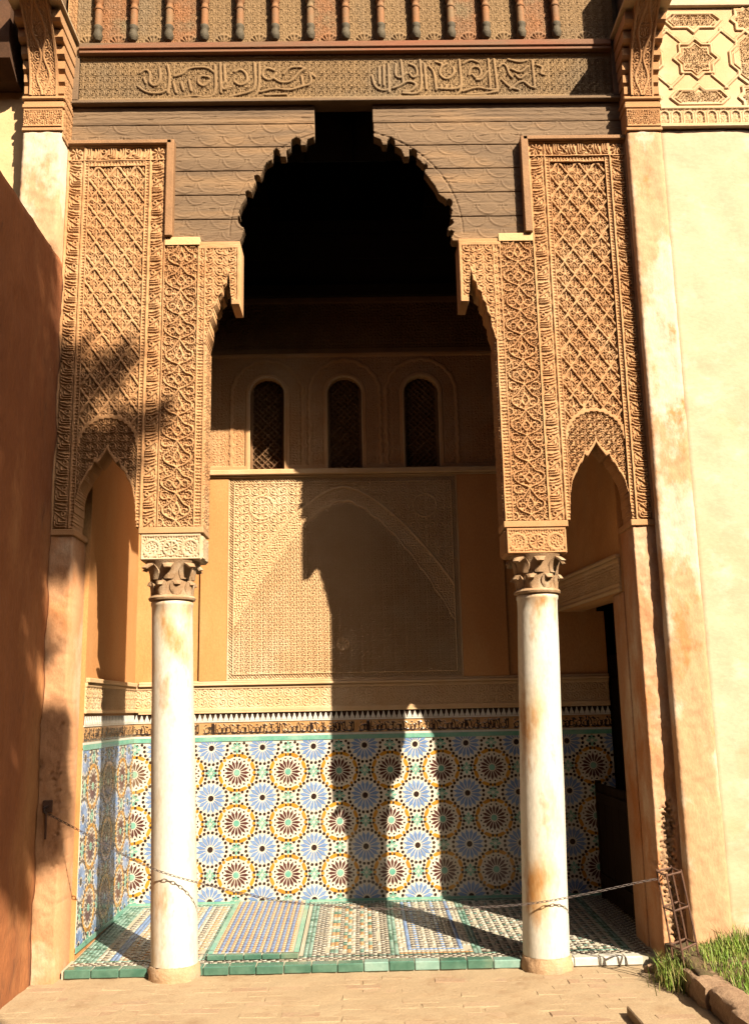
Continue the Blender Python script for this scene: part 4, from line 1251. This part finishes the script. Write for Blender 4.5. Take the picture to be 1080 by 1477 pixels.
LS = [[(270, 110), (290, 95), (310, 110), (305, 150), (330, 166), (350, 140), (345, 95)], [(265, 165), (300, 190), (350, 192), (372, 180)], [(375, 80), (386, 120), (380, 190)],
      [(400, 150), (412, 190)], [(405, 125), (440, 115), (455, 92), (530, 88), (557, 110)], [(540, 145), (520, 168), (492, 150), (505, 122), (535, 128)], [(460, 140), (470, 182)],
      [(420, 215), (480, 200), (540, 212), (568, 192), (560, 80)], [(581, 75), (586, 190)], [(612, 165), (600, 182), (585, 165), (600, 150)], [(596, 80), (602, 150)],
      [(640, 110), (660, 98), (685, 115), (690, 150), (662, 165), (640, 150)], [(620, 207), (680, 195), (722, 180), (715, 75)], [(735, 75), (736, 190), (700, 215)],
      [(800, 120), (775, 148), (742, 125), (760, 92), (795, 105)], [(790, 135), (820, 155), (862, 150), (892, 112), (922, 95), (855, 90), (830, 120)], [(740, 190), (800, 175), (850, 186), (900, 170), (942, 160), (930, 110), (952, 132)],
      [(900, 130), (906, 166)], [(760, 202), (840, 200)], [(285, 130), (292, 150)], [(430, 150), (440, 180)]]
def beam():
    t = thing('inscription_beam', (0, .1, 5.67), 'carved timber beam with flowing raised Arabic lettering across the facade', 'beam')
    W0, W1, Z0, Z1 = -1.86, 1.86, 5.68, 6.025
    st = []
    for S, ox in ((RS, 480), (LS, 100)):
        for p in S:
            q = [(-1.85 + (ox + zx / 2.7 - 115) * .004815 - W0, (6.02 - (zy - 48) * .00198) - Z0) for zx, zy in p]
            st.append((q, .0105, 1))
    T = stroke_tile(W1 - W0, Z1 - Z0, .003, st, periodic=(False, False), smooth=2)
    def bh(u, v):
        a = sample(T, np.clip((u - W0) / (W1 - W0), 0, .9995), np.clip((v - Z0) / (Z1 - Z0), 0, .9995))
        g = vine_h(u, v, .105) * .75
        g = np.where(a > .3, a * 1.15, np.where(a > .02, .1, g))
        e1 = v > 5.985
        g = np.where(e1, np.where(v > 6.005, .9 + .2 * np.sin(u / .018 * 6.28), .2), g)
        g = np.where((v < 5.70), .9, g)
        return .016 * g
    relief('lettered_face', t, M['wood_carved'], XZ, -.03, W0, W1, Z0, Z1, .0042, bh, thick=.10)
    b = MB(); b.box(-1.905, 1.905, -.012, .12, 5.646, 5.663, 0, .004); b.box(-1.905, 1.905, .003, .12, 5.6635, 5.679, 0, .003); b.build('lower_moulding', M['wood'], t)
    for s in (-1, 1):
        b = MB(); b.box(min(s * 1.862, s * 1.905), max(s * 1.862, s * 1.905), .003, .12, 5.68, 6.1, 0, .004); b.build('end_post', M['wood'], t)
    c = thing('bracket_cornice', (0, .1, 6.03), 'carved timber cornice with a row of small turned hanging brackets', 'cornice')
    b = MB(); b.box(-1.86, 1.86, -.022, .14, 6.028, 6.052, 0, .003); b.box(-1.86, 1.86, -.034, .14, 6.0525, 6.10, 0, .005); b.build('red_board', M['wood_red'], c)
    def sun_h(u, v, c0, z0):
        x = u - c0
        d = np.hypot(x, v - (z0 + .02)); an = np.arctan2(v - z0 - .02, x)
        g = vine_h(x + .06, v, .12) * .9
        return .011 * np.where((d < .075) & (v > z0), np.maximum(sstep(np.cos(an * 13), -.3, .4) * (d > .02), np.abs(d - .07) < .008), g)
    xs = [-1.735 + k * .2475 for k in range(14)]
    bounds = [-1.905] + xs + [1.905]
    for k in range(len(bounds) - 1):
        a, b_ = bounds[k], bounds[k + 1]
        m_ = 'wood_orange' if k in (1, 3, 7, 11, 13) else 'wood_carved'
        relief('carved_board', c, M[m_], XZ, -.04, a + .001, b_ - .001, 6.101, 6.72, .0048, lambda u, v, a=a, b_=b_: sun_h(u, v, (a + b_) / 2, 6.115), thick=.08)
    for x in xs:
        b = MB()
        b.lathe([(.0265, 6.235), (.0275, 6.25), (.0265, 6.37)], x, -.012, 14)
        b.lathe([(.031, 6.37), (.033, 6.38), (.024, 6.392), (.024, 6.42), (.032, 6.43), (.032, 6.72)], x, -.012, 14)
        br = b.build('bracket', M['wood_orange'], c, smooth=True)
        b = MB()
        b.lathe([(.003, 6.118), (.02, 6.122), (.031, 6.14), (.034, 6.163), (.028, 6.19), (.027, 6.205), (.033, 6.215), (.031, 6.2345)], x, -.018, 14)
        b.build('bulb', M['wood_dark'], br, smooth=True)
    b = MB(); b.box(-2.3, 2.3, .145, .2, 5.70, 7.2); b.build('backing', M['wood'], c)
    b = MB(); b.box(-1.905, 1.905, -.14, .16, 6.722, 6.80, 0, .006); b.build('top_board', M['wood'], c)
beam()

# ------------------------------------------------------------------ pilasters with consoles
def pilaster(s, label):
    if s > 0: x0, x1, pf = 1.905, 2.135, .085
    else: x0, x1, pf = -2.165, -1.908, .15
    t = thing('pilaster', ((x0 + x1) / 2, 0, 0), label, 'pilaster', 'plaster pilasters framing the arcade')
    # shaft: lumpy plaster box, front + both flanks come from the relief skirt
    def sh(u, v):
        e = np.minimum(u - x0, x1 - u)
        return lump(u, v, 1.2, .0035) - .005 * (1 - sstep(e, 0, .02)) * (.6 + .8 * sample(LABN, u * 0 + .3, v / .6).clip(0, 1)) + (.02 * sstep(2.4 - v, 0, 2.2) if s > 0 else 0)
    relief('shaft', t, M['pilaster'], XZ, pf, x0, x1, -.1, 5.34, .016, sh, thick=pf + .12)
    # necking
    b = MB(); b.box(x0 - .008, x1 + .008, -pf - .012, .1, 5.34, 5.365, 0, .004); b.box(x0 - .004, x1 + .004, -pf - .004, .1, 5.366, 5.502, 0, .003)
    b.box(x0 - .012, x1 + .012, -pf - .022, .1, 5.503, 5.535, 0, .006); b.box(x0 - .004, x1 + .004, -pf - .010, .1, 5.536, 5.565, 0, .004); b.box(x0 - .014, x1 + .014, -pf - .026, .1, 5.566, 5.592, 0, .006)
    b.build('necking', M['stucco'], t)
    relief('necking_carving', t, M['stucco'], XZ, pf + .006, x0, x1, 5.37, 5.498, .004, lambda u, v: .010 * np.where((v < 5.38) | (v > 5.488), 1, scroll_h(u, v, .11, LAB2, lo=.1)), thick=.004)
    # console: curves forward and outward towards its top
    def prof(z):
        k = np.clip((z - 5.592) / .52, 0, 1)
        return pf + .02 + .30 * k ** 2.4
    P = [(.1, 5.592)] + [(-prof(5.592 + .52 * i / 14), 5.592 + .52 * i / 14) for i in range(15)] + [(.1, 6.112)]
    b = MB(); b.prismx(P, x0 + .035, x1 - .035); b.build('console', M['stucco'], t)
    # carved face following the curve
    nu_, nv_ = 56, 150
    u = np.linspace(x0 + .037, x1 - .037, nu_); z = np.linspace(5.594, 6.11, nv_)
    uu, zz = np.meshgrid(u, z)
    um = (x0 + x1) / 2
    g = vine_h(uu - um + .06, zz, .12)
    drop = np.abs(np.abs(uu - um) - .035 * np.sin((zz - 5.594) / .258 * np.pi) ** 2 - .008)
    g = np.maximum(g * .7, 1 - sstep(drop, .005, .010))
    g = np.where(np.minimum(uu - u[0], u[-1] - uu) < .012, 1, g)
    yy = -(prof(zz) + .002 + .012 * g)
    vs = np.stack([uu, yy, zz], -1).reshape(-1, 3)
    idx = np.arange(nu_ * nv_).reshape(nv_, nu_)
    F_ = np.stack([idx[:-1, :-1], idx[:-1, 1:], idx[1:, 1:], idx[1:, :-1]], -1).reshape(-1, 4)
    np_mesh('console_carving', vs, F_, M['stucco'], parent=t)
    # stepped lobes down both cheeks
    for k in range(6):
        z0 = 5.60 + k * .084
        y = -prof(z0 + .02) + .012
        for xa, xb in ((x0 - .004 - .004 * k, x0 + .0345), (x1 - .0345, x1 + .004 + .004 * k)):
            b = MB(); pts = [(.09, z0), (y + .02, z0), (y, z0 + .018), (y - .006, z0 + .07), (.09, z0 + .07)]
            b.prismx(pts, xa, xb); b.build('cheek_lobe', M['stucco'], t)
    b = MB(); b.box(x0 - .045, x1 + .045, -prof(6.12) - .03, .1, 6.113, 6.135, 0, .004); b.build('cap_slab', M['stone'], t)
    b = MB(); b.box(x0 + .05, x1 - .03, -prof(6.12) + .04, .1, 6.136, 6.75, 0, .008); b.build('post_above', M['wood'], t)
    # inner flank carving up high
    if s < 0:
        relief('flank_carving', t, M['stucco'], YZP, x1 + .0015, -pf + .005, .05, 5.30, 6.6, .005, lambda u, v: .010 * vine_h(u, v, .12), thick=.001)
    return t
pilaster(-1, 'left plaster pilaster with carved console, half hidden behind the red garden wall')
pilaster(1, 'right plaster pilaster with peeling pinkish patches and carved console above')

# ------------------------------------------------------------------ walls either side
def star(cx, cz, r):
    P = []
    for k in range(16):
        a = math.pi / 8 * k + math.pi / 8 * 0
        rr = r if k % 2 == 0 else r * .765
        P.append((cx + rr * math.cos(a), cz + rr * math.sin(a)))
    return P + [P[0]]
def right_wall():
    t = thing('court_wall', (2.8, 0, 0), 'cream plaster wall at the right with a carved band of star strapwork at its top', 'wall')
    def wh(u, v): return lump(u, v, 1.5, .004) + lump(u, v, .5, .0006)
    relief('plaster_face', t, M['cream'], XZ, .05, 2.134, 5.5, -.1, 5.375, .04, wh, thick=.3)
    # star band
    Z0 = 5.53
    st = []
    def add(p, hw=.010, h=1): st.append(([(x - 2.1, z - 5.5) for x, z in p], hw, h))
    unit = .385
    stars = []
    for i in range(-1, 9):
        c0 = 2.43 + i * unit
        zc = 5.905
        if i % 2 == 0:
            S = star(c0, zc, .158); add(S); add(star(c0, zc, .122), .006, .8)
            stars.append((c0, zc, .11, 's'))
        else:
            for sc, hw, hh in ((1, .010, 1), (.80, .006, .8)):
                hx, hz = .095 * sc, .235 * sc
                P = [(c0, zc + hz), (c0 + hx, zc + hz - .085 * sc), (c0 + hx, zc + .10 * sc), (c0 + hx + .05 * sc, zc + .05 * sc), (c0 + hx + .05 * sc, zc - .05 * sc), (c0 + hx, zc - .10 * sc), (c0 + hx, zc - hz + .085 * sc), (c0, zc - hz)]
                P += [(2 * c0 - x, z) for x, z in P[::-1]]
                add(P, hw, hh)
            stars.append((c0, zc, .08, 'h'))
        for zz, sg in ((5.60, 1), (6.21, -1)):
            for sc, hw, hh in ((1, .010, 1), (.82, .006, .8)):
                if i % 2 == 0:
                    P = [(c0 - .20 * sc, zz), (c0 - .145 * sc, zz + sg * .06 * sc), (c0 - .04 * sc, zz + sg * .06 * sc), (c0, zz + sg * .10 * sc), (c0 + .04 * sc, zz + sg * .06 * sc), (c0 + .145 * sc, zz + sg * .06 * sc), (c0 + .20 * sc, zz), (c0 + .145 * sc, zz - sg * .05 * sc), (c0 - .145 * sc, zz - sg * .05 * sc), (c0 - .20 * sc, zz)]
                else:
                    P = star(c0, zz + .0, .115 * sc)
                add(P, hw, hh)
            stars.append((c0, zz, .10, 'e' if i % 2 == 0 else 's'))
        for sx in (-1, 1):
            for sz in (-1, 1):
                add([(c0 + sx * .10, zc + sz * .13), (c0 + sx * .20, zc + sz * .23)], .009, .9)
    T = stroke_tile(3.4, .82, .004, st, periodic=(False, False), smooth=0)
    def h_(u, v):
        a = sample(T, np.clip((u - 2.1) / 3.4, 0, .9995), np.clip((v - 5.5) / .82, 0, .9995))
        inside = np.zeros(u.shape, bool)
        for cx, cz, r_, k in stars:
            if k == 's': inside |= np.hypot(u - cx, v - cz) < r_ * .95
            elif k == 'h': inside |= (np.abs(u - cx) < .07) & (np.abs(v - cz) < .17 - np.abs(u - cx) * .6)
            else: inside |= (np.abs(u - cx) < .155) & (np.abs(v - cz) < .04)
        g = np.where(inside, scroll_h(np.abs((u - 2.43 + unit / 2) % unit - unit / 2), v - 5.905, .11, LAB3, lo=.1) * .75, .45 + 0 * u)
        return .022 * np.where(a > .05, a, g)
    relief('star_band', t, M['stucco_in'], XZ, .055, 2.15, 3.4, 5.535, 6.31, .0042, h_, thick=.25)
    relief('arch_frieze', t, M['stucco_in'], XZ, .062, 2.135, 3.4, 5.385, 5.533, .0042,
           lambda u, v: .014 * np.where((v < 5.402) | (v > 5.515), 1.1, np.maximum(1 - sstep(np.abs(np.hypot(((u / .082) % 1 - .5) * .082, np.maximum(v - 5.465, 0)) - .033), .004, .008), scroll_h(u, v, .082, LAB3, lo=.5) * .6)), thick=.25)
    b = MB(); b.box(2.136, 3.4, -.085, .1, 5.374, 5.3845, 0, .003); b.box(2.136, 3.4, -.09, .1, 6.312, 6.34, 0, .005); b.box(3.401, 5.5, -.05, .1, 5.376, 7.2); b.box(2.136, 3.4, -.06, .1, 6.341, 7.2)
    b.build('plaster_course', M['cream'], t)
    # left wall behind pilaster
    t = thing('court_wall', (-3, .05, 0), 'sunlit orange-cream plaster wall behind the left pilaster at the top left', 'wall')
    relief('plaster_face', t, M['cream_left'], XZ, -.01, -5.5, -2.16, -.1, 7.2, .04, lambda u, v: lump(u, v, 1.3, .006), thick=.3)
    e = thing('eave_beam', (-2.36, -.1, 5.95), 'brown timber eave end, coloured darker for shade, jutting from the wall at the top left corner', 'beam')
    b = MB(); b.prismx([(.0, 5.74), (-.12, 5.74), (-.26, 5.82), (-.30, 5.95), (-.30, 6.6), (.0, 6.6)], -2.62, -2.24); b.build('timber', M['wood_eave'], e)
    b = MB(); b.box(-2.75, -2.21, -.36, .0, 6.601, 6.7, 0, .006); b.build('board', M['wood'], e)
    # garden wall running towards the viewer
    t = thing('garden_wall', (-2.1, -2.5, 0), 'dark red-brown plaster garden wall running forward at the left edge', 'wall')
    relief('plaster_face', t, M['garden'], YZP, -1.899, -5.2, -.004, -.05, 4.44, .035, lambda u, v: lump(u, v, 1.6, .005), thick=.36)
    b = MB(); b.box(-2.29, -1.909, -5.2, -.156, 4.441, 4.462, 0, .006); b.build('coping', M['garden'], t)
right_wall()

def court():  # unseen walls, added and made tall to keep sky light out
    t = thing('court_wall', (0, -12, 0), 'tall unseen red-brown wall opposite the arcade, added to block sky light', 'wall')
    b = MB(); b.box(-10, 9.4, -12.6, -12, -.1, 9.4, 0, .02); b.build('masonry', M['garden'], t)
    b = MB(); b.box(-10, 9.4, -12.7, -11.9, 9.41, 9.55, 0, .02); b.build('coping', M['garden'], t)
    t = thing('court_wall', (9.7, -6, 0), 'unseen red-brown wall far to the right of the cream wall, added to block sky light', 'wall')
    b = MB(); b.box(9.45, 10, -12.6, 0, -.1, 9.0, 0, .02); b.build('masonry', M['garden'], t)
    t = thing('court_wall', (-9.7, -6, 0), 'tall unseen red-brown wall beyond the garden wall, added to block sky light', 'wall')
    b = MB(); b.box(-10.5, -10.01, -12.6, 0, -.1, 9.0, 0, .02); b.build('masonry', M['garden'], t)
court()

# ------------------------------------------------------------------ garden bed, kerb, grass
def bed():
    o = relief('garden_bed', None, M['soil'], (np.array((1., 0, 0)), np.array((0, 1., 0)), np.array((0, 0, 1.))), 0.0, 1.76, 5.0, -3.2, -.02, .04,
               lambda u, v: .06 + .09 * sstep(v, -1.2, -.15) + lump(u, v, .6, .012), thick=.05)
    tag(o, 'raised soil bed behind the rough stone kerb', 'garden bed', kind='structure')
    k = thing('stone_kerb', (1.82, -1, 0), 'low kerb of rough reddish stones between the paving and the grass', 'kerb')
    y = -.42
    for i in range(7):
        L = rnd.uniform(.26, .4)
        bm = bmesh.new()
        bmesh.ops.create_cube(bm, size=1)
        bmesh.ops.subdivide_edges(bm, edges=bm.edges[:], cuts=5, use_grid_fill=True)
        for q in bm.verts:
            c = q.co
            f = 1 - .10 * (abs(c.x) * 2) ** 4 * (abs(c.z) * 2) ** 2 - .05 * (abs(c.y) * 2) ** 6
            n_ = 1 + rnd.uniform(-.09, .06)
            q.co = Vector((c.x * f * .165 * n_ + 1.80 + .02 * math.sin(i * 2.1), (c.y * L * .97 + y - L / 2), c.z * f * .150 * (1 + rnd.uniform(-.10, .06)) + .043))
        b = MB(); b.bm(bm); b.build('stone', M['kerb'], k, smooth=True)
        y -= L
    # broken lumps at the pier foot
    b = MB()
    for (x, yy, z, r_) in ((1.73, -.12, .03, .06), (1.66, -.05, .01, .035), (1.79, -.22, .03, .05)):
        bm = bmesh.new(); bmesh.ops.create_icosphere(bm, subdivisions=2, radius=r_)
        for q in bm.verts: q.co = q.co * rnd.uniform(.8, 1.15) + Vector((x, yy, z))
        b.bm(bm)
    o = b.build('rubble', M['kerb'], None, loc=(1.73, -.12, 0))
    tag(o, 'broken rubble lumps at the foot of the crumbling pier', 'rubble')
    # grass
    g = random.Random(5)
    V = []; Fc = []; Mi = []
    n = 0
    def blade(x, y_, z, L, mi):
        nonlocal n
        a = g.uniform(0, 6.28); le = g.uniform(.15, .7) * L
        w_ = g.uniform(.0015, .003)
        dx, dy = math.cos(a), math.sin(a)
        px, py = -dy * w_, dx * w_
        V.extend([(x - px, y_ - py, z), (x + px, y_ + py, z), (x + dx * le * .4 + px * .8, y_ + dy * le * .4 + py * .8, z + L * .6), (x + dx * le * .4 - px * .8, y_ + dy * le * .4 - py * .8, z + L * .6), (x + dx * le, y_ + dy * le, z + L * .95)])
        Fc.append((n, n + 1, n + 2, n + 3)); T3.append((n + 3, n + 2, n + 4)); Mi.append(mi); n += 5
    T3 = []
    for i in range(24000):
        x = g.uniform(1.86, 3.1); y_ = g.uniform(-1.9, -.08)
        if x < 1.95 and g.random() < .5: continue
        c = sample(LOWN, np.array(x / 1.1), np.array(y_ / 1.1))
        L = g.uniform(.02, .065) * (1.1 + .35 * float(c))
        z = .06 + .09 * float(sstep(np.array(y_), -1.2, -.15))
        blade(x, y_, z - .01, L, 1 if g.random() < .17 + .12 * (float(c) < -.6) else 0)
    for i in range(1500):     # tuft round the iron guard
        x = g.gauss(1.76, .055); y_ = g.gauss(-.33, .085)
        blade(x, y_, .0 + max(0, (x - 1.74)) * .3, g.uniform(.05, .17), 1 if g.random() < .5 else 0)
    for i in range(900):
        x = g.uniform(2.05, 2.9); y_ = g.uniform(-.2, -.07)
        blade(x, y_, .13, g.uniform(.06, .16), 1 if g.random() < .4 else 0)
    o = np_mesh('grass', np.array(V), [np.array(Fc), np.array(T3)], [M['grass'], M['dry']], Mi + Mi)
    tag(o, 'bright green grass growing in the bed below the cream wall', 'grass', kind='stuff')
    # loose brick
    b = MB(); b.box(1.31, 1.40, -1.20, -.84, .0, .05, 0, .006)
    o = b.build('loose_brick', M['brick_a'], None, loc=(1.355, -1, 0)); tag(o, 'pale loose brick lying on the paving near the kerb', 'brick')
bed()

# ------------------------------------------------------------------ chain, hook, iron guard
def chain():
    pts = []
    def zc(x):
        xs = [-1.83, -1.22, -.97, -.48, 0, .48, .97, 1.22, 1.76]
        zs = [.96, .63, .555, .435, .385, .37, .385, .42, .515]
        return float(np.interp(x, xs, zs))
    # smooth the hanging curve
    X = np.linspace(-1.83, 1.76, 400); Z = np.array([zc(x) for x in X])
    ker = np.hanning(61); ker /= ker.sum()
    Zs = np.convolve(np.pad(Z, 30, mode='edge'), ker, 'valid')
    Zs[:20] = Z[:20] * (1 - np.linspace(0, 1, 20)) + Zs[:20] * np.linspace(0, 1, 20)
    t = thing('chain', (-.08, -.075, .38), 'thin rusty iron chain sagging across the front of both columns', 'chain')
    d = np.concatenate([[0], np.cumsum(np.hypot(np.diff(X), np.diff(Zs)))])
    pitch = .0265
    def link_mesh():
        bm = bmesh.new()
        L, Wd, r_ = .0185, .0062, .0021
        path = [(L * math.cos(a) * (1 if True else 1), Wd * math.sin(a)) for a in [2 * math.pi * i / 10 for i in range(10)]]
        rings = []
        for i, (x, y) in enumerate(path):
            a = 2 * math.pi * i / 10
            nx, ny = math.cos(a), math.sin(a)
            rings.append([bm.verts.new((x + nx * r_ * math.cos(q), y + ny * r_ * math.cos(q), r_ * math.sin(q))) for q in (0, 1.571, 3.1416, 4.712)])
        for i in range(10):
            for k in range(4):
                bm.faces.new((rings[i][k], rings[(i + 1) % 10][k], rings[(i + 1) % 10][(k + 1) % 4], rings[i][(k + 1) % 4]))
        me = bpy.data.meshes.new('link'); bm.to_mesh(me); bm.free(); me.materials.append(M['chain'])
        return me
    me = link_mesh()
    n = int(d[-1] / pitch)
    base = root_loc(t)
    for i in range(n):
        s_ = (i + .5) * pitch
        x = np.interp(s_, d, X); z = np.interp(s_, d, Zs)
        x2 = np.interp(s_ + .01, d, X); z2 = np.interp(s_ + .01, d, Zs)
        o = bpy.data.objects.new('link', me); col.objects.link(o); o.parent = t
        an = math.atan2(z2 - z, x2 - x)
        y = -.075 + .02 * math.exp(-((x - 1.76) / .2) ** 2)
        o.location = Vector((x, y, z)) - base
        o.rotation_euler = (math.pi / 2 * (i % 2) + .5, -an, 0)
    h = thing('wall_hook', (-1.84, -.03, .97), 'rusty iron hook on the left end pier holding the chain', 'hook')
    b = MB(); b.tube([(-1.84, .01, .985), (-1.84, -.06, .985), (-1.838, -.078, .97), (-1.835, -.07, .95)], .006, 8); b.build('hook', M['chain'], h, smooth=True)
    b = MB(); b.box(-1.868, -1.812, -.016, .0, .95, 1.02, 0, .003); b.tube([(-1.845, -.016, .95), (-1.842, -.018, .80)], .007, 6); b.build('wall_plate', M['iron'], h)
    h = thing('wall_staple', (1.77, -.03, .515), 'iron staple on the right end pier holding the chain end', 'staple')
    b = MB(); b.tube([(1.79, .01, .53), (1.78, -.03, .525), (1.765, -.055, .515), (1.78, -.03, .505), (1.79, .01, .50)], .004, 6); b.build('loop', M['iron'], h, smooth=True)
    # iron plant guard
    g = thing('iron_guard', (1.78, -.3, 0), 'rusty tapering rod guard leaning against the crumbling pier in the grass', 'plant guard')
    top = [(1.665, -.30, .60), (1.70, -.36, .585), (1.79, -.34, .60), (1.76, -.26, .61)]
    bot = [(1.74, -.28, -.01), (1.765, -.40, -.01), (1.86, -.36, .02), (1.84, -.25, .02)]
    for a, q in zip(top, bot):
        b = MB(); b.tube([a, tuple(a[i] * .5 + q[i] * .5 + (.004 if i == 0 else 0) for i in range(3)), q], .0055, 6); b.build('rod', M['iron'], g, smooth=True)
    for k in (.02, .33, .66):
        ring = [tuple(a[i] * (1 - k) + q[i] * k for i in range(3)) for a, q in zip(top, bot)]
        b = MB()
        ring2 = ring + [ring[0]]
        for a, q in zip(ring2[:-1], ring2[1:]): b.tube([a, q], .0058, 6)
        b.build('crossbar', M['iron'], g, smooth=True)
chain()

# ------------------------------------------------------------------ the tree in the court, behind and right of the viewer, that shades the left side
def tree():
    g = random.Random(12)
    L = np.array((-0.69, 1.0, -0.96))
    def at(sx, sz, t):      # point on the sun ray that reaches (sx, 0, sz)
        return np.array((sx, 0, sz)) - L * t
    c = at(-2.55, 2.1, 7.2)
    t = thing('broadleaf_tree', (c[0] + .3, c[1], 0), 'tall broadleaf tree standing in the court behind the viewer', 'tree')
    b = MB(); b.tube([(c[0] + .3, c[1], -.05), (c[0] + .22, c[1], 3), (c[0] + .1, c[1] + .05, 6.2), (c[0], c[1], 8.2)], .16, 10, taper=.5); b.build('trunk', M['trunk'], t, smooth=True)
    blobs = [  # (s-x, s-z, radius, leaves)
        (-2.75, 3.55, .42, 300), (-2.3, 3.3, .42, 330), (-2.75, 2.6, .5, 420), (-2.25, 2.65, .36, 300), (-3.3, 3.0, .6, 380), (-3.2, 2.0, .6, 380), (-2.6, 1.7, .5, 380),
        (-2.8, 1.0, .5, 330), (-2.3, 1.25, .3, 180), (-2.4, .55, .32, 170), (-3.2, .8, .6, 300), (-2.9, .1, .4, 200), (-3.7, 1.5, .7, 300),
        (-1.92, 2.95, .17, 110), (-1.98, 2.45, .14, 60), (-1.95, 3.35, .14, 60), (-1.92, 1.35, .13, 70), (-1.95, 1.0, .14, 70),
        (-1.86, 3.55, .10, 70), (-1.87, 3.2, .12, 90), (-1.86, 2.87, .13, 110), (-1.85, 2.52, .12, 90), (-1.86, 1.38, .14, 100), (-1.84, 1.05, .14, 100), (-1.86, .8, .10, 60), (-1.80, 2.72, .10, 70), (-1.9, 3.72, .10, 60), (-2.2, 4.0, .2, 120), (-2.6, 4.05, .25, 160), (-2.15, .3, .15, 90), (-2.05, .75, .14, 80), (-2.05, 1.9, .12, 60), (-2.1, 2.35, .12, 60),
        (-1.64, 2.84, .15, 130), (-1.52, 3.02, .10, 70), (-2.1, 2.0, .12, 40)]
    # two drooping sprays that reach over the left lattice panel
    sprays = [[(-1.98, 3.42, .16), (-1.82, 3.52, .15), (-1.68, 3.62, .13), (-1.56, 3.72, .09), (-1.47, 3.78, .05)],
              [(-1.98, 3.05, .18), (-1.80, 3.12, .19), (-1.64, 3.18, .17), (-1.50, 3.27, .13), (-1.37, 3.36, .10), (-1.24, 3.38, .06)],
              [(-1.78, 2.95, .15), (-1.60, 3.05, .11)], [(-1.80, 2.80, .13), (-1.74, 2.70, .12), (-1.80, 2.60, .11)]]
    V = []; Fc = []; n = 0
    def leaf(p, size):
        nonlocal n
        d = np.array([g.gauss(0, 1), g.gauss(0, 1), g.gauss(-.3, 1)]); d /= np.linalg.norm(d)
        e = np.cross(d, [g.gauss(0, 1), g.gauss(0, 1), g.gauss(0, 1)]); e /= np.linalg.norm(e) + 1e-6
        V.extend([p, p + d * size * .5 + e * size * .26, p + d * size, p + d * size * .5 - e * size * .26])
        Fc.append((n, n + 1, n + 2, n + 3)); n += 4
    limbs = MB()
    for sx, sz, r_, k in blobs:
        t_ = 7.2 + g.uniform(-.5, .5)
        q = at(sx, sz, t_)
        limbs.tube([tuple(c + np.array((0, 0, -1.2))), tuple((c * .4 + q * .6) + np.array((0, 0, -.25))), tuple(q)], .035, 6, taper=.25)
        for i in range(int(k * 2.0)):
            v = np.array([g.gauss(0, 1), g.gauss(0, 1), g.gauss(0, 1)]); v *= r_ * g.random() ** .4 / np.linalg.norm(v)
            leaf(q + v, g.uniform(.09, .17))
    for sp in sprays:
        t_ = 6.8
        pp = [tuple(at(x, z, t_)) for x, z, _ in sp]
        limbs.tube([tuple(c)] + pp, .014, 5, taper=.4)
        for (x0, z0, r0), (x1, z1, r1) in zip(sp[:-1], sp[1:]):
            for i in range(95):
                k = g.random(); x = x0 + (x1 - x0) * k; z = z0 + (z1 - z0) * k; r_ = r0 + (r1 - r0) * k
                v = np.array([g.gauss(0, .5), g.gauss(0, .5), g.gauss(0, .5)]) * r_
                leaf(at(x, z, t_) + v, g.uniform(.06, .12))
    limbs.build('limbs', M['trunk'], t, smooth=True)
    np_mesh('crown', np.array(V), np.array(Fc), M['leaf'], parent=t)
tree()
